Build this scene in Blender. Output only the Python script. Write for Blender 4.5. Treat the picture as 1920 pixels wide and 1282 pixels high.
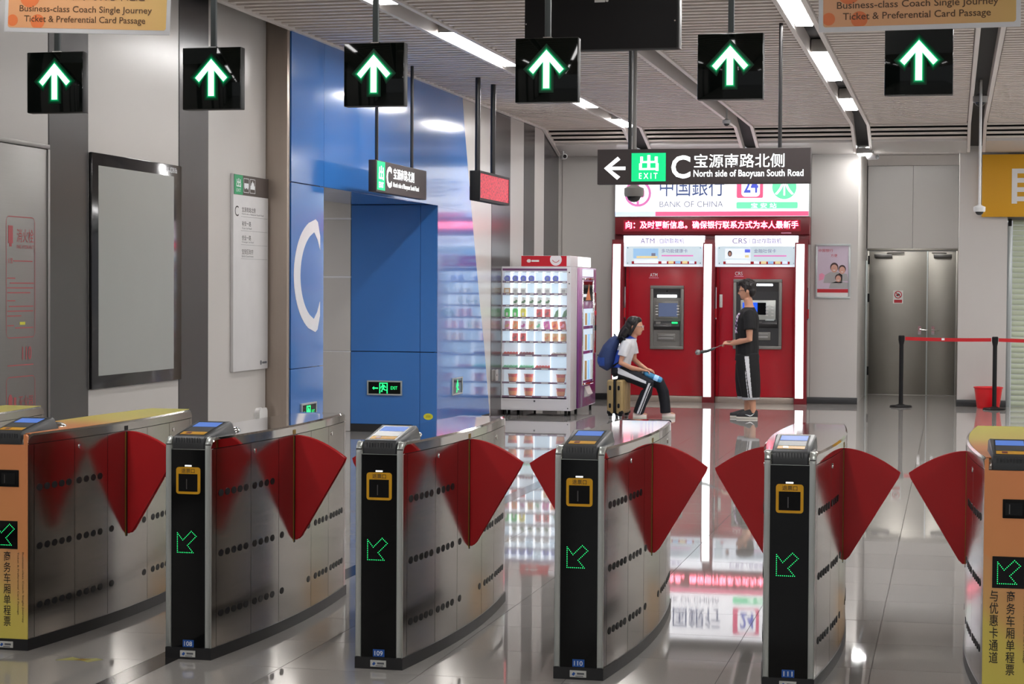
import bpy, bmesh, math, random
from mathutils import Vector, Matrix
from math import pi, sin, cos, radians, sqrt
random.seed(7)
for _o in list(bpy.data.objects):
    bpy.data.objects.remove(_o)
SC = bpy.context.scene
COL = SC.collection

# ------------------------------------------------------------------ camera
cam_d = bpy.data.cameras.new('camera')
cam_d.sensor_width = 36.0
cam_d.lens = 36.0 * 3600.0 / 1920.0
cam_d.clip_start = 0.1
cam_d.clip_end = 200
cam = bpy.data.objects.new('camera', cam_d)
COL.objects.link(cam)
cam.matrix_world = Matrix(((0.97455476, -0.01201838, 0.22382711, 0.0),
                           (0.22407204, 0.02597937, -0.97422625, 0.0),
                           (0.00589374, 0.99959023, 0.02801130, 1.6),
                           (0, 0, 0, 1)))
SC.camera = cam

# ------------------------------------------------------------------ world, exposure
SC.view_settings.view_transform = 'Standard'
SC.view_settings.look = 'None'
SC.view_settings.gamma = 1.0
SC.view_settings.use_curve_mapping = False
SC.view_settings.exposure = 0.0
W = bpy.data.worlds.new('station_ambient')
SC.world = W
W.use_nodes = True
_bg = W.node_tree.nodes['Background']
_bg.inputs[0].default_value = (0.86, 0.88, 0.92, 1)
_bg.inputs[1].default_value = 0.46
SC.cycles.max_bounces = 8
SC.cycles.diffuse_bounces = 3
SC.cycles.glossy_bounces = 4
LAMP_POWER = 56.0          # emission of the ceiling light strips

# ------------------------------------------------------------------ helpers: materials
def S(r, g, b):
    def f(c):
        c /= 255.0
        return c / 12.92 if c <= 0.04045 else ((c + 0.055) / 1.055) ** 2.4
    return (f(r), f(g), f(b))

MATS = {}
def mat(name, col, rough=0.5, metal=0.0, spec=0.5, noise=(6.0, 0.06), rvar=0.0, bump=None,
        emis=None, es=0.0, coat=0.0, stretch=(1, 1, 1), alpha=1.0, trans=0.0):
    m = bpy.data.materials.new(name)
    m.use_nodes = True
    nt = m.node_tree
    p = nt.nodes['Principled BSDF']
    L = nt.links.new
    p.inputs['Roughness'].default_value = rough
    p.inputs['Metallic'].default_value = metal
    p.inputs['Specular IOR Level'].default_value = spec
    p.inputs['Coat Weight'].default_value = coat
    p.inputs['Coat Roughness'].default_value = 0.05
    p.inputs['Alpha'].default_value = alpha
    p.inputs['Transmission Weight'].default_value = trans
    tc = nt.nodes.new('ShaderNodeTexCoord')
    mp = nt.nodes.new('ShaderNodeMapping')
    mp.inputs['Scale'].default_value = stretch
    L(tc.outputs['Object'], mp.inputs['Vector'])
    nz = nt.nodes.new('ShaderNodeTexNoise')
    nz.inputs['Scale'].default_value = noise[0]
    nz.inputs['Detail'].default_value = 4
    L(mp.outputs[0], nz.inputs['Vector'])
    mx = nt.nodes.new('ShaderNodeMix')
    mx.data_type = 'RGBA'
    a = noise[1]
    mx.inputs[6].default_value = (*[max(0, c * (1 - a)) for c in col], 1)
    mx.inputs[7].default_value = (*[min(1, c * (1 + a)) for c in col], 1)
    L(nz.outputs['Fac'], mx.inputs[0])
    L(mx.outputs[2], p.inputs['Base Color'])
    if rvar:
        mr = nt.nodes.new('ShaderNodeMapRange')
        mr.inputs['To Min'].default_value = max(0.0, rough - rvar)
        mr.inputs['To Max'].default_value = rough + rvar
        L(nz.outputs['Fac'], mr.inputs['Value'])
        L(mr.outputs[0], p.inputs['Roughness'])
    if bump:
        nb = nt.nodes.new('ShaderNodeTexNoise')
        nb.inputs['Scale'].default_value = bump[0]
        nb.inputs['Detail'].default_value = 2
        L(mp.outputs[0], nb.inputs['Vector'])
        bn = nt.nodes.new('ShaderNodeBump')
        bn.inputs['Strength'].default_value = bump[1]
        bn.inputs['Distance'].default_value = 0.01
        L(nb.outputs['Fac'], bn.inputs['Height'])
        L(bn.outputs[0], p.inputs['Normal'])
    if emis:
        p.inputs['Emission Color'].default_value = (*emis, 1)
        p.inputs['Emission Strength'].default_value = es
    MATS[name] = m
    return m

def nodes_of(m):
    nt = m.node_tree
    return nt, nt.nodes['Principled BSDF'], nt.links.new

mat('floor_tile', S(160, 156, 152), 0.028, spec=0.75, noise=(190, 0.12), bump=(1.3, 0.004))
mat('floor_tile_light', S(165, 161, 157), 0.028, spec=0.75, noise=(190, 0.12), bump=(1.3, 0.004))
mat('floor_strip', S(44, 42, 41), 0.10, spec=0.35, noise=(190, 0.16))
mat('grout', S(84, 80, 77), 0.5)
mat('wall_light', S(198, 194, 190), 0.24, noise=(1.4, 0.03), bump=(260, 0.02))
mat('wall_dark', S(70, 68, 69), 0.22, noise=(1.2, 0.05))
mat('skirting', S(46, 46, 48), 0.35)
mat('blue', S(58, 120, 196), 0.13, spec=0.6, noise=(0.8, 0.05), coat=0.5, bump=(1.1, 0.035))
mat('white_film', S(226, 226, 230), 0.25)
mat('shadow_gap', S(40, 40, 44), 0.6)
mat('ceiling_metal', S(226, 216, 208), 0.42, metal=0.0, noise=(2, 0.05))
mat('ceiling_trim', S(228, 220, 215), 0.4, metal=0.0, noise=(2, 0.04))
mat('ceiling_void', S(150, 138, 132), 0.6)
mat('channel_void', S(46, 45, 46), 0.7)
mat('lamp_glow', (1, 1, 1), 0.4, emis=(1.0, 0.985, 0.97), es=LAMP_POWER)
mat('lamp_glow_dim', (1, 1, 1), 0.4, emis=(1.0, 0.985, 0.97), es=LAMP_POWER * 0.5)
mat('lamp_house', S(150, 146, 142), 0.4)
mat('steel', (0.47, 0.445, 0.415), 0.15, metal=1.0, noise=(3, 0.05), stretch=(1, 1, 60), rvar=0.03)
mat('steel_cabinet', (0.24, 0.23, 0.22), 0.42, metal=1.0, noise=(3, 0.05), stretch=(1, 1, 60))
mat('void_black', S(7, 7, 8), 0.6, spec=0.2)
mat('steel_beige', S(176, 162, 150), 0.36, metal=0.55, noise=(3, 0.06), stretch=(60, 60, 1), rvar=0.04, bump=(14, 0.03))
mat('steel_top', (0.62, 0.60, 0.57), 0.05, metal=1.0, noise=(2, 0.03))
mat('steel_dark', (0.16, 0.155, 0.15), 0.30, metal=1.0, noise=(3, 0.05))
mat('steel_door', (0.31, 0.295, 0.265), 0.36, metal=1.0, noise=(2.2, 0.08), stretch=(1, 1, 1.2), rvar=0.05)
mat('aluminium', S(190, 194, 190), 0.30, metal=0.6, noise=(8, 0.03))
mat('chrome', (0.82, 0.82, 0.82), 0.08, metal=1.0)
mat('black_gloss', S(11, 12, 13), 0.06, spec=0.32, noise=(3, 0.2))
mat('black_satin', S(20, 20, 22), 0.5, spec=0.3, noise=(20, 0.1))
mat('black_matte', S(25, 24, 25), 0.65, spec=0.3)
mat('rubber', S(28, 28, 30), 0.45)
mat('flap_red', S(198, 24, 31), 0.36, noise=(4, 0.05))
mat('yellow_plastic', S(226, 166, 18), 0.4)
mat('yellow_dark', S(150, 118, 30), 0.5)
mat('charcoal', S(58, 60, 62), 0.38, noise=(30, 0.08))
mat('silver_plastic', S(150, 150, 148), 0.32, metal=0.3)
mat('reader_silver', S(128, 128, 126), 0.45)
mat('reader_screen', S(60, 96, 170), 0.4, spec=0.2, emis=S(100, 142, 225), es=0.5)
mat('reader_grey', S(120, 122, 122), 0.25)
mat('led_green', S(20, 200, 90), 0.4, emis=(0.02, 0.85, 0.22), es=1.5)
mat('arrow_core', (0.5, 0.9, 0.7), 0.4, emis=(0.60, 1.0, 0.82), es=1.35)
for _k, _e in enumerate((0.75, 0.42, 0.20, 0.080, 0.026, 0.007)):  # stepped green emission, painting the bloom around the arrows
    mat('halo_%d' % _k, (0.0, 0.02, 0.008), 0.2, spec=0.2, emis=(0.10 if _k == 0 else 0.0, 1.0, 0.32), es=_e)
mat('arrow_edge', (0.0, 0.3, 0.08), 0.4, emis=(0.0, 0.52, 0.16), es=1.0)
mat('sign_black', S(7, 12, 9), 0.05, spec=0.28, noise=(2, 0.1))
mat('sign_house', S(34, 34, 34), 0.4)
mat('number_blue', S(28, 84, 168), 0.4)
mat('plate_white', S(205, 205, 200), 0.4)
mat('text_white', S(235, 238, 240), 0.5)
mat('text_black', S(36, 32, 30), 0.5)
mat('text_brown', S(96, 66, 40), 0.5)
mat('text_red', S(188, 40, 52), 0.5)
mat('print_red_faint', S(178, 78, 82), 0.5)
mat('text_grey', S(96, 98, 104), 0.5)
mat('sign_white_lit', (1, 1, 1), 0.5, emis=(0.95, 1.0, 1.0), es=1.15)
mat('sign_green_lit', S(0, 170, 100), 0.5, emis=S(10, 208, 128), es=1.0)
mat('sign_board', S(62, 54, 54), 0.45, noise=(40, 0.06))
mat('sign_green', S(20, 128, 80), 0.4, emis=S(20, 140, 90), es=0.35)
mat('rod_grey', S(84, 90, 90), 0.35, metal=0.4)
mat('rod_black', S(30, 29, 30), 0.4)
mat('atm_red', S(178, 14, 34), 0.24, spec=0.5, noise=(2, 0.04))
mat('atm_red_dark', S(112, 12, 26), 0.3, noise=(3, 0.08))
mat('atm_grey', S(128, 126, 122), 0.35, metal=0.3, noise=(20, 0.05))
mat('atm_dark', S(56, 56, 58), 0.35)
mat('atm_screen', S(92, 104, 132), 0.1, emis=S(96, 108, 140), es=0.35)
mat('atm_screen_blue', S(30, 70, 200), 0.1, emis=S(40, 96, 235), es=0.9)
mat('atm_lamp', (1, 1, 1), 0.4, emis=(0.9, 0.96, 1.0), es=2.6)
mat('column_lamp', (1, 1, 1), 0.4, emis=(0.90, 0.98, 1.0), es=2.4)
mat('box_white_lit', (0.9, 0.9, 0.92), 0.4, emis=(0.94, 0.95, 1.0), es=1.15)
mat('panel_white_lit', S(225, 232, 240), 0.4, emis=S(222, 230, 242), es=0.62)
mat('panel_white_top', S(240, 244, 255), 0.4, emis=(0.92, 0.95, 1.0), es=1.0)
mat('panel_pale', S(200, 214, 222), 0.4, emis=S(196, 212, 222), es=0.5)
mat('print_pink', S(196, 110, 170), 0.5, emis=S(206, 112, 170), es=0.75)
mat('print_rose', S(232, 90, 130), 0.5, emis=S(232, 92, 132), es=0.85)
mat('print_lilac', S(190, 205, 245), 0.5, emis=S(186, 202, 244), es=0.95)
mat('print_navy', S(60, 76, 120), 0.5, emis=S(74, 92, 140), es=0.6)
mat('print_grey', S(120, 124, 146), 0.5, emis=S(128, 132, 156), es=0.4)
mat('print_mint', S(110, 226, 168), 0.5, emis=S(112, 230, 172), es=0.9)
mat('print_blue', S(74, 90, 200), 0.5, emis=S(86, 100, 214), es=0.7)
mat('print_mauve', S(110, 80, 150), 0.5, emis=S(130, 100, 170), es=0.25)
mat('print_sky', S(150, 190, 226), 0.5, emis=S(150, 192, 230), es=0.5)
mat('print_cream', S(236, 214, 160), 0.5, emis=S(236, 214, 160), es=0.4)
mat('led_red_text', (1, 0.2, 0.3), 0.4, emis=(1.0, 0.26, 0.36), es=8.0)
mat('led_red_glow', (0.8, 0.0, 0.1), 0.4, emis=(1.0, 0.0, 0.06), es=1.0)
mat('led_red_panel', S(60, 4, 10), 0.4, emis=(0.75, 0.0, 0.04), es=0.28)
mat('led_matrix', S(100, 6, 14), 0.4, emis=(0.85, 0.02, 0.06), es=1.0)
mat('poster_lilac', S(206, 190, 206), 0.25, noise=(5, 0.05))
mat('paper_white', S(224, 222, 220), 0.3)
mat('frame_silver', S(186, 192, 192), 0.3, metal=0.4)
mat('photo_skin', S(206, 156, 138), 0.4)
mat('photo_hair', S(70, 48, 48), 0.4)
mat('photo_grey', S(168, 166, 166), 0.4)
mat('lightbox_off', S(163, 165, 162), 0.22, noise=(1.5, 0.04))
mat('frame_black', S(20, 19, 21), 0.10, spec=0.55)
mat('board_white', S(214, 212, 212), 0.35)
mat('board_brown', S(72, 62, 58), 0.4)
mat('yellow_sign', S(214, 156, 18), 0.5, noise=(60, 0.05))
mat('shutter', S(192, 202, 178), 0.45)
mat('belt_red', S(200, 24, 34), 0.5)
mat('bucket_red', S(226, 28, 38), 0.35)
mat('vend_white', S(226, 222, 224), 0.35, noise=(3, 0.02))
mat('vend_cell', S(206, 216, 224), 0.4, emis=S(196, 212, 226), es=0.5)
mat('vend_cell_blue', S(204, 222, 236), 0.4, emis=S(200, 222, 240), es=0.55)
mat('vend_rail', S(118, 70, 112), 0.4)
mat('vend_red', S(190, 26, 40), 0.35)
mat('vend_strip', (1, 1, 1), 0.4, emis=(0.92, 0.96, 1.0), es=1.15)
mat('floor_print', S(178, 174, 104), 0.3)
mat('vend_glow', (1, 1, 1), 0.4, emis=(1, 1, 1), es=1.3)
mat('purple', S(132, 62, 132), 0.2, coat=0.3)
mat('glass', (0.9, 0.95, 0.95), 0.03, spec=0.5, alpha=0.12)
mat('snack_blue', S(50, 70, 200), 0.4)
mat('snack_green', S(40, 196, 70), 0.4)
mat('snack_leaf', S(60, 120, 70), 0.4)
mat('snack_yellow', S(226, 214, 60), 0.4)
mat('snack_red', S(206, 50, 50), 0.4)
mat('snack_maroon', S(140, 50, 66), 0.4)
mat('snack_orange', S(228, 130, 66), 0.4)
mat('snack_pink', S(232, 150, 180), 0.4)
mat('snack_magenta', S(190, 70, 150), 0.4)
mat('snack_white', S(226, 226, 222), 0.4)
mat('snack_tan', S(206, 164, 110), 0.4)
mat('snack_mint', S(120, 206, 160), 0.4)
mat('skin', S(205, 150, 122), 0.5, noise=(8, 0.04))
mat('hair', S(26, 20, 20), 0.4, noise=(60, 0.25), bump=(90, 0.25))
mat('cloth_black', S(15, 14, 17), 0.8, noise=(12, 0.15), bump=(26, 0.15))
mat('cloth_navy', S(16, 18, 28), 0.8, noise=(12, 0.15), bump=(26, 0.15))
mat('cloth_white', S(222, 222, 226), 0.75, noise=(10, 0.04), bump=(26, 0.12))
mat('cloth_blue', S(44, 78, 178), 0.75, noise=(10, 0.06))
mat('cloth_grey', S(176, 178, 182), 0.8)
mat('print_tee', S(196, 150, 186), 0.7)
mat('pack_navy', S(44, 62, 108), 0.7, noise=(9, 0.12), bump=(40, 0.2))
mat('pack_blue', S(46, 82, 166), 0.7, noise=(9, 0.08), bump=(40, 0.2))
mat('shoe_black', S(28, 28, 30), 0.6)
mat('shoe_sole', S(212, 206, 194), 0.6)
mat('shoe_pale', S(224, 206, 200), 0.6)
mat('case_gold', S(178, 152, 104), 0.32, metal=0.35, noise=(4, 0.05))
mat('bottle_blue', S(90, 170, 220), 0.12, noise=(30, 0.3), alpha=0.8)
mat('glasses', S(206, 206, 210), 0.2, metal=0.6)
mat('glasses_dark', S(70, 40, 44), 0.3)
mat('cam_white', S(206, 206, 206), 0.35)
mat('cam_grey', S(126, 122, 118), 0.4)
mat('cam_dome', S(20, 20, 24), 0.06, spec=0.6)
mat('sticker_yellow', S(226, 222, 60), 0.5)
mat('banner_white', S(232, 232, 234), 0.5)
mat('banner_spot', S(234, 126, 70), 0.5)
mat('film_yellow', S(222, 210, 84), 0.35)

def grad_mat(name, axis, stops, rough=0.35, band=None):
    """printed film: a colour ramp along an object axis, with a diagonal lighter printed band"""
    m = mat(name, (0.5, 0.5, 0.5), rough)
    nt, p, L = nodes_of(m)
    tc = nt.nodes.new('ShaderNodeTexCoord')
    sp = nt.nodes.new('ShaderNodeSeparateXYZ')
    L(tc.outputs['Object'], sp.inputs[0])
    src = sp.outputs[axis]
    if band:
        ad = nt.nodes.new('ShaderNodeMath'); ad.operation = 'MULTIPLY_ADD'
        L(sp.outputs[band[0]], ad.inputs[0])
        ad.inputs[1].default_value = band[1]
        L(src, ad.inputs[2])
        src = ad.outputs[0]
    mr = nt.nodes.new('ShaderNodeMapRange')
    mr.inputs['From Min'].default_value = stops[0][0]
    mr.inputs['From Max'].default_value = stops[-1][0]
    L(src, mr.inputs['Value'])
    cr = nt.nodes.new('ShaderNodeValToRGB')
    span = stops[-1][0] - stops[0][0]
    els = cr.color_ramp.elements
    while len(els) < len(stops):
        els.new(0.5)
    for e, (v, c) in zip(els, stops):
        e.position = (v - stops[0][0]) / span
        e.color = (*c, 1)
    L(mr.outputs[0], cr.inputs[0])
    L(cr.outputs[0], p.inputs['Base Color'])
    return m
grad_mat('film_front', 2, [(0.0, S(222, 206, 96)), (0.22, S(226, 204, 100)), (0.30, S(226, 178, 108)), (0.48, S(226, 162, 108)),
                           (0.5, S(232, 156, 96)), (0.95, S(236, 150, 96))], band=(0, 0.9))
grad_mat('film_top', 1, [(0.0, S(236, 150, 96)), (0.55, S(228, 150, 92)), (0.95, S(224, 200, 96)), (1.85, S(222, 214, 84))])
grad_mat('banner_print', 0, [(-0.43, S(232, 168, 120)), (0.0, S(232, 176, 126)), (0.43, S(228, 190, 116))])
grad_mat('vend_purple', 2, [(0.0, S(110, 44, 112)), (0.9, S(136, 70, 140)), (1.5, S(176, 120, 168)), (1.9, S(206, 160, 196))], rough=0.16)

# far floor: tile joints as fine relief and colour on the surface
def far_floor_mat():
    m = mat('floor_far', S(162, 158, 154), 0.028, spec=0.75, noise=(190, 0.12), bump=(1.3, 0.004))
    nt, p, L = nodes_of(m)
    src = p.inputs['Base Color'].links[0].from_socket
    tc = nt.nodes.new('ShaderNodeTexCoord')
    mp = nt.nodes.new('ShaderNodeMapping')
    mp.inputs['Location'].default_value = (0.32, -8.82, 0)
    L(tc.outputs['Object'], mp.inputs['Vector'])
    br = nt.nodes.new('ShaderNodeTexBrick')
    br.offset = 0.0
    br.inputs['Scale'].default_value = 1.0
    br.inputs['Mortar Size'].default_value = 0.0025
    br.inputs['Brick Width'].default_value = 0.605
    br.inputs['Row Height'].default_value = 0.602
    L(mp.outputs[0], br.inputs['Vector'])
    mx = nt.nodes.new('ShaderNodeMix'); mx.data_type = 'RGBA'
    L(br.outputs['Fac'], mx.inputs[0])
    L(src, mx.inputs[6])
    mx.inputs[7].default_value = (*S(84, 80, 77), 1)
    L(mx.outputs[2], p.inputs['Base Color'])
far_floor_mat()

# LED matrix board: lit dots
def led_matrix_mat():
    nt, p, L = nodes_of(MATS['led_matrix'])
    tc = nt.nodes.new('ShaderNodeTexCoord')
    nz = nt.nodes.new('ShaderNodeTexNoise')
    nz.inputs['Scale'].default_value = 38
    nz.inputs['Detail'].default_value = 1
    L(tc.outputs['Object'], nz.inputs['Vector'])
    vo = nt.nodes.new('ShaderNodeTexVoronoi')
    vo.inputs['Scale'].default_value = 62
    vo.inputs['Randomness'].default_value = 0.0
    L(tc.outputs['Object'], vo.inputs['Vector'])
    a = nt.nodes.new('ShaderNodeMapRange')
    a.inputs['From Min'].default_value = 0.38; a.inputs['From Max'].default_value = 0.52
    a.inputs['To Min'].default_value = 0.35; a.inputs['To Max'].default_value = 1.0
    L(nz.outputs['Fac'], a.inputs['Value'])
    b = nt.nodes.new('ShaderNodeMapRange')
    b.inputs['From Min'].default_value = 0.2; b.inputs['From Max'].default_value = 0.6
    b.inputs['To Min'].default_value = 1.2; b.inputs['To Max'].default_value = 0.5
    L(vo.outputs['Distance'], b.inputs['Value'])
    mu = nt.nodes.new('ShaderNodeMath'); mu.operation = 'MULTIPLY'
    L(a.outputs[0], mu.inputs[0]); L(b.outputs[0], mu.inputs[1])
    L(mu.outputs[0], p.inputs['Emission Strength'])
led_matrix_mat()

# ------------------------------------------------------------------ helpers: geometry
class MB:
    def __init__(s):
        s.v = []; s.f = []; s.m = []
    def add(s, vs, fs, m=0):
        b = len(s.v)
        s.v += [tuple(p) for p in vs]
        s.f += [tuple(i + b for i in f) for f in fs]
        s.m += [m] * len(fs)
        return s
    def box(s, x0, y0, z0, x1, y1, z1, m=0):
        vs = [(x, y, z) for z in (z0, z1) for y in (y0, y1) for x in (x0, x1)]
        return s.add(vs, [(0, 2, 3, 1), (4, 5, 7, 6), (0, 1, 5, 4), (2, 6, 7, 3), (0, 4, 6, 2), (1, 3, 7, 5)], m)
    def prism(s, pts, plane, d0, d1, m=0):
        def P(u, v, d):
            return (u, d, v) if plane == 'xz' else (d, u, v) if plane == 'yz' else (u, v, d)
        n = len(pts)
        vs = [P(u, v, d0) for u, v in pts] + [P(u, v, d1) for u, v in pts]
        fs = [tuple(range(n)), tuple(range(2 * n - 1, n - 1, -1))]
        fs += [(i, (i + 1) % n, n + (i + 1) % n, n + i) for i in range(n)]
        return s.add(vs, fs, m)
    def loft(s, rings, m=0, cap=True, closed=False):
        n = len(rings[0]); k = len(rings)
        vs = [p for r in rings for p in r]
        fs = []
        for j in range(k if closed else k - 1):
            a, b = j * n, ((j + 1) % k) * n
            for i in range(n):
                i2 = (i + 1) % n
                fs.append((a + i, a + i2, b + i2, b + i))
        if cap and not closed:
            fs.append(tuple(range(n - 1, -1, -1)))
            fs.append(tuple((k - 1) * n + i for i in range(n)))
        return s.add(vs, fs, m)
    def tube(s, path, r, n=8, m=0, cap=True):
        path = [Vector(p) for p in path]
        rs = r if isinstance(r, (list, tuple)) else [r] * len(path)
        rings = []
        up = None
        for i, p in enumerate(path):
            t = (path[min(i + 1, len(path) - 1)] - path[max(i - 1, 0)]).normalized()
            if up is None:
                up = Vector((0, 0, 1)) if abs(t.z) < 0.9 else Vector((1, 0, 0))
            a = t.cross(up).normalized(); b = a.cross(t).normalized(); up = b
            rr = rs[i]
            ra, rb = rr if isinstance(rr, (tuple, list)) else (rr, rr)
            rings.append([tuple(p + a * ra * cos(2 * pi * q / n) + b * rb * sin(2 * pi * q / n)) for q in range(n)])
        return s.loft(rings, m, cap)
    def lathe(s, prof, c=(0, 0, 0), n=20, m=0):
        rings = [[(c[0] + r * cos(2 * pi * q / n), c[1] + r * sin(2 * pi * q / n), c[2] + z) for q in range(n)] for r, z in prof]
        return s.loft(rings, m, True)
    def ell(s, c, r, n=14, m=0):
        k = max(6, n // 2)
        rings = []
        for j in range(1, k):
            t = pi * j / k
            rings.append([(c[0] + r[0] * sin(t) * cos(2 * pi * q / n), c[1] + r[1] * sin(t) * sin(2 * pi * q / n), c[2] - r[2] * cos(t)) for q in range(n)])
        return s.loft(rings, m, True)
    def quad(s, o, u, v, m=0):
        o, u, v = Vector(o), Vector(u), Vector(v)
        return s.add([o, o + u, o + u + v, o + v], [(0, 1, 2, 3)], m)
    def mesh(s, name, smooth=True, bevel=0.0, seg=2, ang=35):
        me = bpy.data.meshes.new(name)
        me.from_pydata(s.v, [], s.f)
        me.polygons.foreach_set('material_index', s.m)
        bm = bmesh.new(); bm.from_mesh(me)
        if bevel > 0:
            es = [e for e in bm.edges if len(e.link_faces) == 2 and e.calc_face_angle(0) > radians(30)]
            bmesh.ops.bevel(bm, geom=es, offset=bevel, segments=seg, profile=0.5, affect='EDGES', clamp_overlap=True)
        bmesh.ops.recalc_face_normals(bm, faces=bm.faces)
        bm.to_mesh(me); bm.free()
        if smooth:
            me.polygons.foreach_set('use_smooth', [True] * len(me.polygons))
            me.set_sharp_from_angle(angle=radians(ang))
        me.update()
        return me

def link(name, data, parent=None, loc=None):
    o = bpy.data.objects.new(name, data)
    COL.objects.link(o)
    if parent: o.parent = parent
    if loc is not None: o.location = loc
    return o
def M(ms):
    return [MATS[ms]] if isinstance(ms, str) else [MATS[k] for k in ms]
def obj(name, mb, ms, parent=None, loc=None, **kw):
    me = mb.mesh(name, **kw)
    for m in M(ms): me.materials.append(m)
    return link(name, me, parent, loc)
def box(name, a, b, ms, parent=None, bevel=0.0, **kw):
    return obj(name, MB().box(*a, *b), ms, parent, bevel=bevel, **kw)
def tag(o, label=None, cat=None, group=None, kind=None):
    if label: o['label'] = label
    if cat: o['category'] = cat
    if group: o['group'] = group
    if kind: o['kind'] = kind
    return o
def thing(name, loc, label, cat, group=None, rz=0.0, ry=0.0):
    o = bpy.data.objects.new(name, None)
    COL.objects.link(o)
    o.empty_display_size = 0.1
    o.location = loc; o.rotation_euler = (0, ry, rz)
    return tag(o, label, cat, group)
def struct(o):
    o['kind'] = 'structure'
    return o
def share(name, me, parent, loc):
    return link(name, me, parent, loc)

def rrect(x0, z0, x1, z1, r, n=4):
    pts = []
    for cx, cz, a in ((x1 - r, z1 - r, 0), (x0 + r, z1 - r, 90), (x0 + r, z0 + r, 180), (x1 - r, z0 + r, 270)):
        for i in range(n + 1):
            t = radians(a + 90 * i / n)
            pts.append((cx + r * cos(t), cz + r * sin(t)))
    return pts
def frame_mb(x0, z0, x1, z1, w, d0, d1, plane='xz', m=0):
    """a rectangular frame in a plane, open in the middle"""
    mb = MB()
    def B(a0, b0, a1, b1):
        if plane == 'xz': mb.box(a0, d0, b0, a1, d1, b1, m)
        else: mb.box(d0, a0, b0, d1, a1, b1, m)
    B(x0, z0, x1, z0 + w); B(x0, z1 - w, x1, z1); B(x0, z0 + w, x0 + w, z1 - w); B(x1 - w, z0 + w, x1, z1 - w)
    return mb

TEXTS = []
def text(body, ms, parent, o, w, h, u=(1, 0, 0), v=(0, 0, 1), bold=0.0, name='lettering', label=None, ls=None, thick=0.0):
    """lettering fitted to a w x h rectangle with its lower left corner at o (parent space)"""
    TEXTS.append((body, ms, parent, Vector(o), w, h, Vector(u).normalized(), Vector(v).normalized(), bold, name, label, ls, thick))
def make_texts():
    tmp = []
    for t in TEXTS:
        c = bpy.data.curves.new('txt', 'FONT')
        c.body = t[0]; c.offset = t[8]; c.resolution_u = 3
        c.align_x = 'CENTER'
        if t[11]: c.space_line = t[11]
        o = bpy.data.objects.new('txt', c)
        COL.objects.link(o); tmp.append(o)
    bpy.context.view_layer.update()
    dg = bpy.context.evaluated_depsgraph_get()
    for t, o in zip(TEXTS, tmp):
        body, ms, parent, org, w, h, u, v, bold, name, label, ls, thick = t
        me = bpy.data.meshes.new_from_object(o.evaluated_get(dg))
        me.name = name
        co = [q.co.copy() for q in me.vertices]
        if not co: continue
        x0 = min(q.x for q in co); x1 = max(q.x for q in co)
        y0 = min(q.y for q in co); y1 = max(q.y for q in co)
        sx = w / (x1 - x0); sy = (h / (y1 - y0)) if h else sx
        for q in me.vertices:
            q.co = org + u * ((q.co.x - x0) * sx) + v * ((q.co.y - y0) * sy)
        me.materials.clear(); me.materials.append(MATS[ms])
        me.update()
        n = link(name, me, parent)
        if label: n['label'] = label
        if name == 'lettering_glow': n['kind'] = 'stuff'
    for o in tmp:
        c = o.data
        bpy.data.objects.remove(o); bpy.data.curves.remove(c)

def remesh(name, mb, ms, parent, voxel=0.01, smooth=5):
    """grow one continuous skin over overlapping lofted volumes"""
    me = bpy.data.meshes.new(name)
    me.from_pydata(mb.v, [], mb.f); me.update()
    bm = bmesh.new(); bm.from_mesh(me); bmesh.ops.recalc_face_normals(bm, faces=bm.faces); bm.to_mesh(me); bm.free()
    o = link(name, me)
    r = o.modifiers.new('r', 'REMESH'); r.mode = 'VOXEL'; r.voxel_size = voxel
    s_ = o.modifiers.new('s', 'SMOOTH'); s_.iterations = smooth; s_.factor = 0.5
    bpy.context.view_layer.update()
    m2 = bpy.data.meshes.new_from_object(o.evaluated_get(bpy.context.evaluated_depsgraph_get()))
    bpy.data.objects.remove(o); bpy.data.meshes.remove(me)
    m2.name = name
    m2.materials.clear()
    for k in M(ms): m2.materials.append(k)
    m2.polygons.foreach_set('use_smooth', [True] * len(m2.polygons))
    m2.polygons.foreach_set('material_index', [0] * len(m2.polygons))
    return link(name, m2, parent)
def paint(o, fn):
    """choose the material of each face of a garment by where its centre lies"""
    for p in o.data.polygons:
        p.material_index = fn(p.center)

FX = (1, 0, 0); FZ = (0, 0, 1); FY = (0, 1, 0)
# ================================================================== THE SETTING
XW = -5.52          # face of the left wall (far part and blue portal)
XN = -5.72          # face of the left wall (near part)
YB = 27.30          # back wall
ZC = 3.79           # ceiling

# ---- floor
floor = struct(obj('floor', MB().box(-9.5, -14, -0.06, 6.0, 33, -0.006), 'grout'))
TX, TY = 0.605, 0.602
tile_me = [MB().box(-TX / 2 + .0014, -TY / 2 + .0014, -0.007, TX / 2 - .0014, TY / 2 - .0014, 0.0).mesh('tile', smooth=False) for _ in range(2)]
tile_me[0].materials.append(MATS['floor_tile']); tile_me[1].materials.append(MATS['floor_tile_light'])
for j in range(-4, 16):
    for i in range(-9, 4):
        share('tile', tile_me[random.random() < 0.4], floor, (-0.32 + (i + .5) * TX, 8.82 + (j + .5) * TY, 0))
y_near, y_far = 8.82 - 4 * TY, 8.82 + 16 * TY
x_l, x_r = -0.32 - 9 * TX, -0.32 + 4 * TX
for a in ((-9.5, y_far, 6.0, 33), (-9.5, -14, 6.0, y_near), (-9.5, y_near, x_l, y_far), (x_r, y_near, 6.0, y_far)):
    obj('paving', MB().box(a[0], a[1], -0.007, a[2], a[3], 0.0), 'floor_far', floor, smooth=False)
box('dark_strip', (-3.342, 5.0, -0.002), (-3.226, 22.0, 0.0008), 'floor_strip', floor)

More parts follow.
